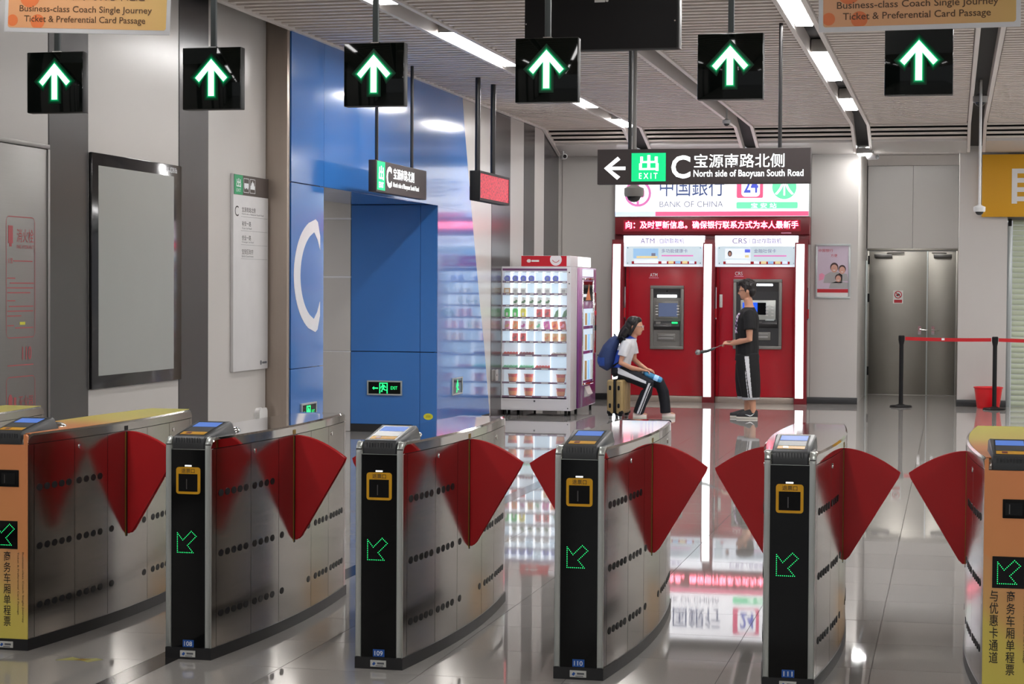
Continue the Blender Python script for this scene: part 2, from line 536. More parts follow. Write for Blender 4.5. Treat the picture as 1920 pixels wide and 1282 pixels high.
# ---- left wall: backing, panels, dark stripes
wl = MB()
wl.box(-5.95, -14, 0, -5.75, 15.60, 3.95)
wl.box(-5.95, 15.60, 0, -5.555, 16.44, 3.95)
wl.box(-5.95, 16.44, 2.52, -5.555, 20.36, 3.95)
wl.box(-5.95, 20.40, 0, -5.575, 27.6, 3.95)
wall_left = struct(obj('wall_left', wl, 'shadow_gap', smooth=False))
def wpanel(name, y0, y1, z0, z1, ms, x=XN, t=0.03):
    return obj(name, MB().box(x - t, y0 + .002, z0, x, y1 - .002, z1), ms, wall_left, bevel=.003, seg=1)
edges = [(-3.43, -1.28), (-1.28, .87), (.87, 3.02), (3.02, 5.17), (5.17, 7.315), (7.315, 9.46)]
for a, b in edges:
    wpanel('wall_panel', a + .58, b, 0.09, 3.9, 'wall_light')
    wpanel('stripe_panel', a, a + .58, 0.09, 3.9, 'wall_dark', XN + .004)
wpanel('stripe_panel', 9.46, 10.04, .09, 3.9, 'wall_dark', XN + .004)
wpanel('wall_panel', 10.04, 11.465, .09, 3.9, 'wall_light')
wpanel('stripe_panel', 11.465, 12.048, .0, 3.9, 'wall_dark', XN + .004)
wpanel('wall_panel', 12.048, 13.61, .09, .893, 'wall_light')
wpanel('wall_panel', 12.048, 13.61, .897, 3.9, 'wall_light')
wpanel('stripe_panel', 13.61, 14.197, .0, 3.9, 'wall_dark', XN + .004)
wpanel('wall_panel', 14.197, 15.50, .09, 3.9, 'wall_light')
# far part: alternating light and dark vertical panels up to the back wall
fx = XW - .022
for k, (a, b) in enumerate(((20.40, 22.95), (22.95, 23.97), (23.97, 24.76), (24.76, 25.42), (25.42, 26.05), (26.05, 27.04), (27.04, 27.32))):
    wpanel('stripe_panel' if k % 2 else 'wall_panel', a, b, .0, 3.9, 'wall_dark' if k % 2 else 'wall_light', fx + (.003 if k % 2 else 0))
# steel corner post between the near wall and the blue portal
struct(box('trim_1', (-5.752, 15.505, 0), (-5.530, 15.572, 3.9), 'steel_beige', None, bevel=.006))

# ---- blue portal of the passage to exit C
def bpanel(pts, x=XW):
    return obj('cladding_panel', MB().prism(pts, 'yz', x - .035, x), 'blue', wall_left, bevel=.004, seg=2)
def rect(a, b, c, d, g=.005): return [(a + g, c + g), (b - g, c + g), (b - g, d - g), (a + g, d - g)]
blue_near = [bpanel(rect(15.575, 16.445, .08, .893)), bpanel(rect(15.575, 16.445, .897, 2.492)), bpanel(rect(15.575, 16.445, 2.50, 3.9))]
bpanel(rect(16.448, 20.36, 2.50, 3.9))
edge = [(22.82, .06), (22.70, .40), (22.53, .887), (22.30, 1.40), (22.06, 2.0), (21.87, 2.487), (21.68, 3.0), (21.50, 3.5), (21.38, 3.9)]
def far_panel(z0, z1, y0=20.362):
    def ye(z):
        for (a, b), (c, d) in zip(edge, edge[1:]):
            if b - 1e-6 <= z <= d + 1e-6: return a + (c - a) * (z - b) / (d - b)
        return edge[-1][0]
    zs = [z0] + [e[1] for e in edge if z0 < e[1] < z1] + [z1]
    return bpanel([(y0, z0), (y0, z1)] + [(ye(z), z) for z in reversed(zs)])
far_blue = far_panel(.07, .889); far_panel(.894, 2.484); far_panel(2.49, 3.9)
# reveal of the far jamb, facing the hall
YJ = 20.354
def rpanel(x0, x1, z0, z1, ms):
    return obj('reveal_panel', MB().box(x0 + .002, YJ, z0 + .002, x1 - .002, YJ + .035, z1 - .002), ms, wall_left, bevel=.003, seg=1)
for a, b in ((-5.716, -5.521), (-6.513, -5.716)):
    for c, d in ((.085, .888), (.892, 2.51)):
        rpanel(a, b, c, d, 'blue')
for c, d in ((.0, .884), (.89, 1.705), (1.722, 2.35), (2.366, 2.62)):
    rpanel(-7.9, -6.515, c, d, 'wall_light')
for z in (.888, 1.7135, 2.358):
    obj('joint_strip', MB().box(-7.9, YJ + .006, z - .010, -6.515, YJ + .016, z + .010), 'white_film', wall_left)
obj('reveal_backing', MB().box(-9.4, 20.37, 0, -5.56, 20.5, 2.8), 'shadow_gap', wall_left)
obj('soffit', MB().box(-6.5, 16.45, 2.512, -5.556, 20.36, 2.55), 'blue', wall_left)
obj('soffit', MB().box(-9.4, 16.0, 2.60, -6.502, 20.36, 2.65), 'wall_light', wall_left)
obj('passage_end', MB().box(-9.5, 15.8, 0, -9.4, 20.5, 2.8), 'wall_light', wall_left)
obj('jamb_return', MB().box(-9.4, 16.30, 0, -5.56, 16.44, 2.6), 'wall_light', wall_left)
obj('kick_plate', MB().box(-6.515, YJ + .006, 0, -5.52, YJ + .03, .085), 'skirting', wall_left)
obj('kick_plate', MB().box(XW - .04, 20.36, 0, XW - .008, 22.85, .068), 'skirting', wall_left)
obj('kick_plate', MB().box(XW - .04, 15.575, 0, XW - .008, 16.44, .078), 'skirting', wall_left)
# the big white letter C on the near blue panel (thin letter form, drawn tall)
cpts_o, cpts_i = [], []
cy, cz, ry, rz = 16.30, 1.70, .655, .505
for k in range(0, 31):
    t = radians(90 + 180 * k / 30)
    cpts_o.append((cy + ry * cos(t), cz + rz * sin(t)))
for k in range(30, -1, -1):
    t = radians(90 + 180 * k / 30)
    w = .115 + .05 * abs(sin(t))
    cpts_i.append((cy + .02 + (ry - .15) * cos(t), cz + (rz - .085 - .02) * sin(t)))
c_out = [(16.345, cz + rz * .70)] + [(16.30 - .02, cz + rz * .945), (16.22, cz + rz * .99)] + cpts_o[4:-4] + [(16.22, cz - rz * .99), (16.28, cz - rz * .945), (16.345, cz - rz * .70)]
c_in = [(16.345, cz - rz * .455), (16.27, cz - rz * .64), (16.18, cz - rz * .76)] + [p for p in cpts_i[5:-5]] + [(16.18, cz + rz * .76), (16.27, cz + rz * .64), (16.345, cz + rz * .455)]
obj('letter_c', MB().prism(c_out + c_in, 'yz', XW, XW + .002), 'white_film', blue_near[1])['label'] = 'tall white letter C'

# ---- back wall, pillars, recess and steel doors
wall_back = struct(obj('wall_back', MB().box(-5.60, YB + .02, 0, -1.34, YB + .25, 3.6), 'shadow_gap', smooth=False))
def kpanel(x0, x1, z0, z1, p, y=YB, ms='wall_light'):
    return obj('wall_panel', MB().box(x0 + .0015, y, z0, x1 - .0015, y + .025, z1), ms, p, bevel=.003, seg=1)
kpanel(-5.54, -4.70, .09, 3.6, wall_back); kpanel(-4.70, -3.35, .09, 3.6, wall_back); kpanel(-3.35, -1.965, .09, 3.6, wall_back)
kpanel(-1.965, -1.307, .09, 3.6, wall_back)
obj('reveal_panel', MB().box(-1.33, YB + .025, .0, -1.309, 30.02, 3.6), 'wall_light', wall_back, bevel=.003)
struct(box('baseboard_back', (-5.54, YB - .012, 0), (-1.30, YB + .02, .09), 'skirting', None, bevel=.003))
wall_right = struct(obj('wall_right', MB().box(.075, YB + .02, 0, .70, 30.3, 3.6), 'shadow_gap', smooth=False))
kpanel(.061, .715, .09, 3.6, wall_right)
obj('reveal_panel', MB().box(.061, YB + .025, 0, .08, 30.02, 3.6), 'wall_light', wall_right)
for a, b in ((2.60, 4.2), (4.2, 6.0)):
    kpanel(a, b, .09, 3.6, wall_right, YB + .22)
obj('wall_return', MB().box(.70, YB + .30, 2.58, 2.62, YB + .40, 3.6), 'wall_light', wall_right)
struct(box('baseboard_right', (.05, YB - .012, 0), (.72, YB + .02, .09), 'skirting', None, bevel=.003))
# lintel above the doors, recess ceiling
tr = struct(obj('trim_2', MB().box(-1.31, 29.98, 2.24, .06, 30.2, 3.62), 'shadow_gap', smooth=False))
kpanel(-1.30, -.62, 2.24, 3.50, tr, 29.95); kpanel(-.62, .06, 2.24, 3.50, tr, 29.95)
obj('top_band', MB().box(-1.305, 29.97, 3.505, .06, 29.99, 3.66), 'ceiling_trim', tr)
obj('soffit', MB().box(-1.31, YB, 3.66, .06, 30.2, 3.70), 'wall_light', tr)
door = struct(obj('door_1', frame_mb(-1.305, -.03, .066, 2.24, .035, 29.96, 30.08), 'steel_door', bevel=.004))
for x0, x1, hx in ((-1.268, -.394, -.50), (-.388, .03, -.30)):
    d = obj('door_leaf', MB().box(x0, 29.985, .008, x1, 30.03, 2.202), 'steel_door', door, bevel=.004)
    h = MB().lathe([(.026, 0), (.026, .004)], (0, 0, 0), 14)
    hb = MB().tube([(hx, 29.985, 1.01), (hx, 29.93, 1.01)], .011, 8).tube([(hx, 29.935, 1.01), (hx + (.10 if hx < -.4 else -.02), 29.93, 1.01 - .012), (hx + (.12 if hx < -.4 else .09), 29.93, 1.0)], .009, 8)
    hb.box(hx - .022, 29.975, .93, hx + .022, 29.986, 1.06)
    obj('door_handle', hb, 'chrome', d)
for x in (-1.02, -.13):
    cl = MB().box(x - .17, 29.93, 2.10, x + .10, 29.984, 2.155).tube([(x + .02, 29.94, 2.17), (x + .28 if x < -.5 else x - .20, 29.93, 2.175)], .012, 6)
    obj('door_closer', cl, 'steel_dark', door, bevel=.004)
for z in (.30, 1.42, 2.0):
    obj('hinge', MB().tube([(-1.275, 29.965, z), (-1.275, 29.965, z + .13)], .014, 8), 'black_matte', door)
box('meeting_strip', (-.402, 29.975, .01), (-.382, 29.986, 2.2), 'frame_silver', door, bevel=.002)
lp = MB().box(-1.303, 29.75, .0, -1.28, 29.80, 2.05).box(-1.303, 29.60, .0, -1.285, 29.66, 2.05)
obj('door_guide', lp, 'frame_silver', door, bevel=.003)
# paper notice on the left leaf
nt_ = thing('door_notice', (-.827, 29.982, 1.40), 'small white no-entry notice with red ring on steel door leaf', 'sign')
obj('sheet', MB().prism(rrect(-.075, 0, .075, .20, .008), 'xz', -.003, 0), 'paper_white', nt_)
ring = MB().loft([[(r * cos(2 * pi * q / 28), -.0042, .135 + r * sin(2 * pi * q / 28)) for q in range(28)] for r in (.058, .044)], cap=False)
ring.prism([(-.040, .160), (-.030, .170), (.040, .110), (.030, .100)], 'xz', -.0045, -.004)
obj('prohibition_ring', ring, 'text_red', nt_)
obj('pictogram', MB().prism([(-.03, .13), (-.005, .155), (.02, .15), (.03, .13), (.01, .115), (-.02, .112)], 'xz', -.0040, -.0036), 'text_black', nt_)
obj('caption_bar', MB().prism(rrect(-.06, .012, .06, .058, .006), 'xz', -.0045, -.003), 'text_red', nt_)

# ---- ceiling: void, slats, channels, sloped end
CH = [(-4.43, -4.148), (-2.905, -2.645), (-1.362, -1.108), (.155, .397)]
ceiling = struct(obj('ceiling', MB().box(-6.1, -14, 4.06, 6.0, 27.4, 4.16), 'channel_void', smooth=False))
bays = [(-5.50, CH[0][0]), (CH[0][1], CH[1][0]), (CH[1][1], CH[2][0]), (CH[2][1], CH[3][0]), (CH[3][1], 1.68)]
PIT = .172
n_row = 68
Y_S0 = 25.83 - n_row * PIT
def slat_prof(y, z):   # rounded trough section
    w = .062
    return [(y - w / 2, z + .024), (y - w / 2, z + .004), (y - w / 2 + .006, z), (y + w / 2 - .006, z), (y + w / 2, z + .004), (y + w / 2, z + .024)]
for bi, (x0, x1) in enumerate(bays):
    me = MB().prism(slat_prof(0, 0), 'yz', x0 + .012, x1 - .012).mesh('slat')
    me.materials.append(MATS['ceiling_metal'])
    if bi < 4:
        for k in range(n_row):
            share('slat', me, ceiling, (0, Y_S0 + (k + .5) * PIT, ZC))
    else:
        mb = MB()
        for k in range(n_row):
            mb.prism(slat_prof(Y_S0 + (k + .5) * PIT, ZC), 'yz', x0 + .012, x1 - .012)
        tag(obj('slats_beyond', mb, 'ceiling_metal', ceiling), kind='stuff')
    obj('slat_backing', MB().box(x0, -14, ZC + .025, x1, 25.85, ZC + .045), 'ceiling_void', ceiling, smooth=False)
mb = MB()
near_bays = bays + [(1.68, 3.2), (3.2, 6.0)]
for x0, x1 in near_bays:
    y = Y_S0 - PIT / 2
    while y > -14:
        mb.prism(slat_prof(y, ZC), 'yz', x0 + .012, x1 - .012); y -= PIT
for x0, x1 in near_bays[5:]:
    for k in range(n_row): mb.prism(slat_prof(Y_S0 + (k + .5) * PIT, ZC), 'yz', x0 + .012, x1 - .012)
    mb.box(x0, -14, ZC + .025, x1, 25.85, ZC + .045)
tag(obj('slats_overhead', mb, 'ceiling_metal', ceiling), kind='stuff')
# sloped end: louvres then a plain band, then a soffit to the back wall
Y0s, Z0s, Y1s, Z1s = 25.84, ZC, 26.92, 3.50
def slope(t): return (Y0s + (Y1s - Y0s) * t, Z0s + (Z1s - Z0s) * t)
for x0, x1 in bays + [(1.68, 6.0)]:
    for k in range(4):
        ya, za = slope(.03 + k * .155); yb, zb = slope(.03 + k * .155 + .095)
        obj('louvre', MB().prism([(ya, za - .004), (ya + .15, za - .004), (ya + .15, za + .016), (ya, za + .018)], 'yz', x0 + .004, x1 - .004), 'ceiling_metal', ceiling, bevel=.003, seg=1)
    ya, za = slope(.63); yb, zb = slope(1.0)
    obj('end_band', MB().prism([(ya, za), (yb, zb), (YB + .02, zb), (YB + .02, zb + .03), (yb, zb + .05), (ya, za + .04)], 'yz', x0 + .004, x1 - .004), 'wall_light', ceiling)
    ya, za = slope(0); yb, zb = slope(1.0)
    obj('slat_backing', MB().prism([(ya, za + .045), (yb, zb + .045), (yb, zb + .065), (ya, za + .065)], 'yz', x0, x1), 'channel_void', ceiling)
for x0, x1 in CH:
    for xx, sgn in ((x0, 1), (x1, -1)):
        prof = [(-14, ZC - .012), (Y0s, ZC - .012), (Y1s + .02, Z1s - .015), (Y1s + .02, Z1s + .30), (Y0s, ZC + .27), (-14, ZC + .27)]
        a, b = sorted((xx, xx + sgn * .04))
        obj('channel_edge', MB().prism(prof, 'yz', a, b), 'ceiling_trim', ceiling)
for x0, x1 in CH:
    obj('channel_back', MB().prism([(-14, ZC + .14), (Y0s, ZC + .14), (Y1s, Z1s + .10), (YB + .01, Z1s + .10), (YB + .01, Z1s + .12), (Y1s, Z1s + .12), (Y0s, ZC + .16), (-14, ZC + .16)], 'yz', x0 + .038, x1 - .038), 'channel_void', ceiling)
# edge trim of the ceiling along the left wall
obj('edge_trim', MB().prism([(-14, ZC - .012), (Y0s, ZC - .012), (Y1s + .02, Z1s - .015), (Y1s + .02, Z1s + .10), (Y0s, ZC + .06), (-14, ZC + .06)], 'yz', -5.53, -5.485), 'ceiling_trim', ceiling)

# ---- lamps in the first and third channel
def ceiling_lamp(ch, y0, y1, label, glow='lamp_glow'):
    x0, x1 = CH[ch]
    c = (x0 + x1) / 2
    t = thing('ceiling_light', (c, (y0 + y1) / 2, ZC), label, 'ceiling light', 'strip lights in the ceiling channels')
    h = (y1 - y0) / 2
    obj('housing', MB().box(-.078, -h - .02, .012, .078, h + .02, .13), 'lamp_house', t, bevel=.004)
    obj('diffuser', MB().box(-.07, -h, .0, .07, h, .014), glow, t, bevel=.003, seg=1)
    return t
n_l = 'strip light in the left ceiling channel, '
n_m = 'strip light in the channel right of the exit sign, '
ceiling_lamp(0, 11.9, 14.35, n_l + 'at the top edge of the photo', 'lamp_glow_dim')
ceiling_lamp(0, 16.1, 18.55, n_l + 'the longest in full view')
ceiling_lamp(0, 20.9, 22.95, n_l + 'just right of the fourth arrow sign')
ceiling_lamp(0, 24.7, 25.8, n_l + 'the farthest one')
ceiling_lamp(2, 13.7, 16.16, n_m + 'cut by the top edge')
ceiling_lamp(2, 18.02, 20.43, n_m + 'second from the top edge')
ceiling_lamp(2, 22.45, 23.80, n_m + 'third from the top edge')
for y in (-10.4, -6.2, -2.0, 2.3, 6.6):
    ceiling_lamp(0, y, y + 2.45, 'strip light in the left channel overhead, outside the picture', 'lamp_glow_dim')
    ceiling_lamp(2, y + 1.9, y + 4.3, 'strip light in the third channel overhead, outside the picture', 'lamp_glow_dim')
for y in (-9, -4, 1, 6, 11):
    t = thing('ceiling_light', (3.2, y + 1.2, ZC - .03), 'added fill light on the hall ceiling to the right, outside the picture', 'ceiling light', 'strip lights in the ceiling channels')
    obj('housing', MB().box(-.09, -1.25, .0, .09, 1.25, .028), 'lamp_house', t)
    obj('diffuser', MB().box(-.07, -1.2, -.012, .07, 1.2, .0), 'lamp_glow_dim', t)
for x, y in ((3.2, 17.2), (2.05, 20.5), (3.2, 23.6), (4.4, 20.5), (4.4, 23.6), (2.05, 14.0), (5.3, 25.0)):  # lamps added out of view to brighten the far end of the hall
    t = thing('ceiling_light', (x, y, ZC - .03), 'added fill light on the hall ceiling to the right, outside the picture', 'ceiling light', 'strip lights in the ceiling channels')
    obj('housing', MB().box(-.09, -1.25, .0, .09, 1.25, .028), 'lamp_house', t)
    obj('diffuser', MB().box(-.07, -1.2, -.012, .07, 1.2, .0), 'lamp_glow', t)
t = thing('ceiling_light', (-7.7, 18.6, 2.575), 'lamp on the ceiling of the exit passage, hidden behind the portal', 'ceiling light', 'strip lights in the ceiling channels')
obj('housing', MB().box(-.12, -.4, .0, .12, .4, .024), 'lamp_house', t)
obj('diffuser', MB().box(-.10, -.32, -.012, .10, .32, .0), 'lamp_glow', t)
t = thing('ceiling_light', (-.62, 27.47, 3.60), 'added fill lamp tucked behind the lip above the steel doors', 'ceiling light', 'strip lights in the ceiling channels')  # unseen lamp added to brighten the lintel and door recess
obj('housing', MB().box(-.62, -.09, .012, .62, .09, .055), 'lamp_house', t)
obj('diffuser', MB().box(-.60, -.075, .0, .60, .075, .014), 'lamp_glow', t)
# end lamp on the slope of the third channel
x0, x1 = CH[2]
t = thing('ceiling_light', ((x0 + x1) / 2 + .02, 26.95, 3.47), 'small square lamp at the low end of the channel above the poster', 'ceiling light', 'strip lights in the ceiling channels')
obj('housing', MB().box(-.11, -.16, .006, .11, .16, .08), 'lamp_house', t, bevel=.005)
obj('diffuser', MB().box(-.095, -.14, -.01, .095, .14, .008), 'lamp_glow', t, bevel=.004)
# ================================================================== TICKET GATES
GL, GY0 = 1.83, 7.69
def hw(y):                      # half width of the boat-shaped body
    t = min(1, max(0, y / GL))
    return .100 + .012 * t + .057 * sin(pi * t) ** .9
def lid_top(y, r=.045):
    if y < r: return .95 - r + sqrt(max(0, r * r - (r - y) ** 2))
    if y > GL - r: return .95 - r + sqrt(max(0, r * r - (r - (GL - y)) ** 2))
    return .95
GB = [.0, .048, .38, .69, 1.14, 1.45, 1.782, 1.83]
def side_sheet(y0, y1, z0, z1, s, inset=0.0, t=.006, n=8):
    rings = []
    for k in range(n + 1):
        y = y0 + (y1 - y0) * k / n
        x = hw(y) - inset
        rings.append([(s * x, y, z0), (s * x, y, z1), (s * (x - t), y, z1), (s * (x - t), y, z0)])
    return MB().loft(rings)
def lid_mb():
    ys = [0, .004, .012, .024, .045] + [.045 + (GL - .09) * k / 16 for k in range(1, 16)] + [GL - .045, GL - .024, GL - .012, GL - .004, GL]
    rings = []
    for y in ys:
        x = hw(y) + .001; zt = lid_top(y)
        rings.append([(-x, y, .906), (-x, y, max(.9065, zt - .008)), (-x + .008, y, zt), (x - .008, y, zt), (x, y, max(.9065, zt - .008)), (x, y, .906)])
    return MB().loft(rings)
def core_mb():
    rings = []
    for k in range(13):
        y = .012 + (GL - .024) * k / 12
        x = hw(y) - .007
        rings.append([(-x, y, .03), (-x, y, .91), (x, y, .91), (x, y, .03)])
    return MB().loft(rings)
def base_mb():
    rings = []
    for k in range(17):
        y = -.008 + (GL + .016) * k / 16
        x = hw(y) + .004
        rings.append([(-x, y, 0), (-x, y, .05), (x, y, .05), (x, y, 0)])
    return MB().loft(rings)
def flap_mb(s):
    h = hw(.92) - .02
    pts = [(h, .893)]
    for k in range(0, 11):
        t = k / 10
        x = .165 + (.400 - .165) * t
        pts.append((x, .893 - .098 * t ** 1.75))
    pts += [(.394, .778), (.186, .428), (.172, .414), (h, .414)]
    return MB().prism([(s * a, b) for a, b in pts], 'xz', .90, .935)
def led_arrow_mb():
    P = [(-.050, .543), (-.0255, .512), (.0135, .551), (.036, .530), (-.004, .490), (.022, .459), (-.050, .459)]
    mb = MB()
    for (a, b), (c, d) in zip(P, P[1:] + P[:1]):
        n = max(2, round(sqrt((c - a) ** 2 + (d - b) ** 2) / .0076))
        for k in range(n):
            x = a + (c - a) * k / n; z = b + (d - b) * k / n
            mb.add([(x + .0021 * cos(q * pi / 3), -.0015, z + .0021 * sin(q * pi / 3)) for q in range(6)], [(0, 1, 2, 3, 4, 5)])
    return mb
GM = {}
def gm(key, fn, ms, **kw):
    if key not in GM:
        me = fn().mesh(key, **kw)
        for k in M(ms): me.materials.append(k)
        GM[key] = me
    return GM[key]
def hole_mesh():
    return gm('sensor_window', lambda: MB().prism([(.0225 * cos(2 * pi * q / 14), .0155 * sin(2 * pi * q / 14)) for q in range(14)], 'yz', -.002, .0016), 'black_satin', smooth=False)
HOLES = [.09, .15, .21, .27, .33, .42, .485, .55, .615, .73, 1.10, 1.215, 1.28, 1.345, 1.41, 1.50, 1.56, 1.62, 1.68, 1.735]
def reader(t, shell):
    # wedge-shaped ticket reader: grip at the front, tilted top, steep back
    prof = [(-.006, .905), (-.010, .925), (-.004, .948), (.012, .960), (.285, 1.004), (.300, .998), (.345, .951), (.345, .905)]
    rings = []
    for x, g in ((-.080, .006), (-.074, .0), (.074, .0), (.080, .006)):
        r = []
        for y, z in prof:
            flare = 1.0 + .14 * max(0, y) / .33
            r.append((x * flare * .92, y + (g if y < .1 else -g), z - (g if z > .93 else 0)))
        rings.append(r)
    o = obj('card_reader', MB().loft(rings), 'charcoal', t, ang=40)
    def top(y): return .960 + (y - .012) * (.044 / .273)
    def plate(name, x0, x1, y0, y1, ms, dz=.0015, m2=None):
        mb = MB()
        v = []
        for z_ in (dz - .004, dz):
            v += [(x0, y0, top(y0) + z_), (x1, y0, top(y0) + z_), (x1, y1, top(y1) + z_), (x0, y1, top(y1) + z_)]
        mb.add(v, [(0, 3, 2, 1), (4, 5, 6, 7), (0, 1, 5, 4), (1, 2, 6, 5), (2, 3, 7, 6), (3, 0, 4, 7)])
        return obj(name, mb, ms, o, smooth=False)
    if shell != 'charcoal': plate('reader_rim', -.070, .070, .014, .284, 'reader_silver', .0003)
    plate('reader_bezel', -.062, .062, .028, .270, 'black_satin' if shell == 'charcoal' else 'reader_grey', .0006)
    plate('screen', -.056, .054, .175, .255, 'reader_screen')
    plate('scan_window', -.056, .054, .085, .165, 'reader_grey' if shell != 'charcoal' else 'charcoal')
    plate('card_label', -.056, .054, .034, .080, 'yellow_plastic')
    plate('card_mark', -.034, -.012, .042, .070, 'atm_red_dark', .0022)
    rib = MB()
    for k in range(10):
        x = -.054 + .012 * k
        rib.box(x - .0014, -.0118, .932, x + .0014, -.006, .952)
    tag(obj('grip_ribs', rib, 'charcoal', o), kind='stuff')
    return o

def gate(cx, label, number=None, orange=False, shell='charcoal', sides=(1,), sticker='yellow_dark'):
    t = thing('ticket_gate', (cx, GY0, 0), label, 'ticket gate', 'row of ticket gates')
    share('base', gm('g_base', base_mb, 'rubber'), t, (0, 0, 0))
    share('core', gm('g_core', core_mb, 'black_matte'), t, (0, 0, 0))
    if orange:
        share('lid', gm('g_lid_rim', lid_mb, 'steel'), t, (0, 0, 0))
        def film():
            rings = []
            for k in range(19):
                y = .03 + (GL - .05) * k / 18
                x = hw(y) - .010
                rings.append([(-x, y, .948), (-x, y, .9515), (x, y, .9515), (x, y, .948)])
            return MB().loft(rings)
        share('top_film', gm('g_topfilm', film, 'film_top'), t, (0, 0, 0))
    else:
        share('lid', gm('g_lid', lid_mb, 'steel_top'), t, (0, 0, 0))
    for s in (-1, 1):
        for k, (a, b) in enumerate(zip(GB, GB[1:])):
            key = 'g_side_%d_%d' % (s, k)
            share('side_panel', gm(key, lambda: side_sheet(a + .0019, b - .0019, .05, .9030, s), 'steel'), t, (0, 0, 0))
        share('flap', gm('g_flap_%d' % s, lambda: flap_mb(s), 'flap_red', bevel=.007, seg=2), t, (0, 0, 0))
        share('flap_slot', gm('g_slot_%d' % s, lambda: MB().box(*(sorted((s * (hw(.885) - .006), s * (hw(.885) + .0016)))[0], .878, .40), *(sorted((s * (hw(.885) - .006), s * (hw(.885) + .0016)))[1], .884, .897)), 'yellow_dark'), t, (0, 0, 0))
        share('flap_slot', gm('g_slotb_%d' % s, lambda: MB().box(*(sorted((s * (hw(.885) - .006), s * (hw(.885) + .0014)))[0], .884, .395), *(sorted((s * (hw(.885) - .006), s * (hw(.885) + .0014)))[1], .900, .9)), 'black_matte'), t, (0, 0, 0))
        obj('sticker', side_sheet(.868, .905, .907, .928, s, -.0022, .002, 2), sticker, t)
        if s in sides:
            me = hole_mesh()
            for z in (.71, .45, .19):
                for y in HOLES:
                    if .62 < y < 1.2 and z > .6: continue
                    sl = (hw(y + .01) - hw(y - .01)) / .02
                    o = share('sensor_window', me, t, (s * hw(y), y, z))
                    o.rotation_euler = (0, 0, -math.atan(sl) if s > 0 else pi + math.atan(sl))
            for y, z in ((.425, .865), (1.51, .865)):
                o = share('lock', gm('g_lock', lambda: MB().prism([(.008 * cos(2 * pi * q / 10), .011 * sin(2 * pi * q / 10)) for q in range(10)], 'yz', -.002, .003), 'chrome'), t, (s * hw(y), y, z))
    reader(t, shell)
    share('dome_sensor', gm('g_dome', lambda: MB().ell((0, .47, .950), (.050, .055, .020), 16), 'chrome'), t, (0, 0, 0))
    f = -.004
    if not orange:
        share('front_panel', gm('g_front', lambda: MB().box(-.0775, -.004, .05, .0775, .012, .905), 'black_gloss'), t, (0, 0, 0))
        share('front_line', gm('g_line', lambda: MB().box(-.0775, -.0055, .9015, .0775, .0, .9035), 'aluminium'), t, (0, 0, 0))
        for s in (-1, 1):
            def post():
                mb = MB()
                prof = [(.0, .05)] + [(-.006, .05), (-.006, .905), (-.004, .925), (.004, .940), (.018, .9515), (.05, .9525), (.05, .94), (.03, .93), (.02, .90), (.02, .05)]
                a, b = sorted((s * .0775, s * .1012))
                return mb.prism(prof, 'yz', a, b)
            share('corner_post', gm('g_post_%d' % s, post, 'aluminium', bevel=.003), t, (0, 0, 0))
            share('post_band', gm('g_band_%d' % s, lambda: MB().box(*(sorted((s * .0770, s * .1018))[0], -.0068, .921), *(sorted((s * .0770, s * .1018))[1], .0, .926)), 'steel_dark'), t, (0, 0, 0))
        f = -.004
        fr = MB().prism(rrect(-.0525, .713, .0525, .824, .010), 'xz', f - .005, f)
        fo = obj('ticket_slot', fr, 'yellow_plastic', t, bevel=.002)
        obj('slot_mouth', MB().box(-.043, f - .0062, .722, .043, f - .001, .797), 'void_black', fo)
        obj('slot_tongue', MB().box(-.008, f - .0075, .732, -.004, f - .002, .775), 'steel_dark', fo)
        text('退票口', 'text_black', fo, (-.030, f - .0056, .801), .060, .019, bold=0.0060)
        obj('status_light', MB().box(-.016, f - .002, .829, .014, f, .835), 'sign_white_lit', t)
        share('led_arrow', gm('g_led', led_arrow_mb, 'led_green'), t, (0, f, 0))['kind'] = 'stuff'
    else:
        share('front_film', gm('g_ffilm', lambda: MB().prism([(-.1, .05), (.1, .05), (.1, .940), (.094, .948), (.084, .948), (.084, .903), (-.084, .903), (-.084, .948), (-.094, .948), (-.1, .940)], 'xz', -.006, .01), 'film_front'), t, (0, 0, 0))
        f = -.006
        fo = obj('ticket_slot', MB().box(-.030, f - .004, .718, .062, f, .792), 'void_black', t, bevel=.002)
        obj('slot_mouth', MB().box(-.020, f - .0055, .730, .045, f - .003, .778), 'black_gloss', fo)
        obj('slot_tongue', MB().box(-.006, f - .0065, .735, -.002, f - .004, .772), 'steel_dark', fo)
        obj('display', MB().box(-.066, f - .002, .445, .055, f, .568), 'black_gloss', t)
        share('led_arrow', gm('g_led', led_arrow_mb, 'led_green'), t, (.004, f - .001, .003))['kind'] = 'stuff'
        text('商\n务\n车\n厢\n单\n程\n票', 'text_black', t, (-.012, f - .0012, .105), .034, .330, bold=0.0060)
        text('与\n优\n惠\n卡\n通\n道', 'text_black', t, (-.075, f - .0012, .150), .034, .285, bold=0.0060)
        text('Business-class Coach Single Journey', 'text_brown', t, (.075, f - .0012, .432), .310, .010, u=(0, 0, -1), v=(1, 0, 0), bold=.006)
        text('Ticket & Preferential Card Passage', 'text_brown', t, (.052, f - .0012, .432), .275, .010, u=(0, 0, -1), v=(1, 0, 0), bold=.006)
    if number:
        nl = obj('number_label', MB().box(-.025, f - .0015, .052, .025, f, .083), 'number_blue', t)
        text(number, 'text_white', nl, (-.018, f - .0022, .057), .036, .020, bold=.01)
    pl = obj('name_plate', MB().box(-.034, -.0135, .011, .034, -.008, .038), 'plate_white', t)
    obj('maker_mark', MB().prism([(-.026, .022), (-.018, .032), (-.010, .026), (-.018, .016)], 'xz', -.0146, -.0135), 'number_blue', pl)
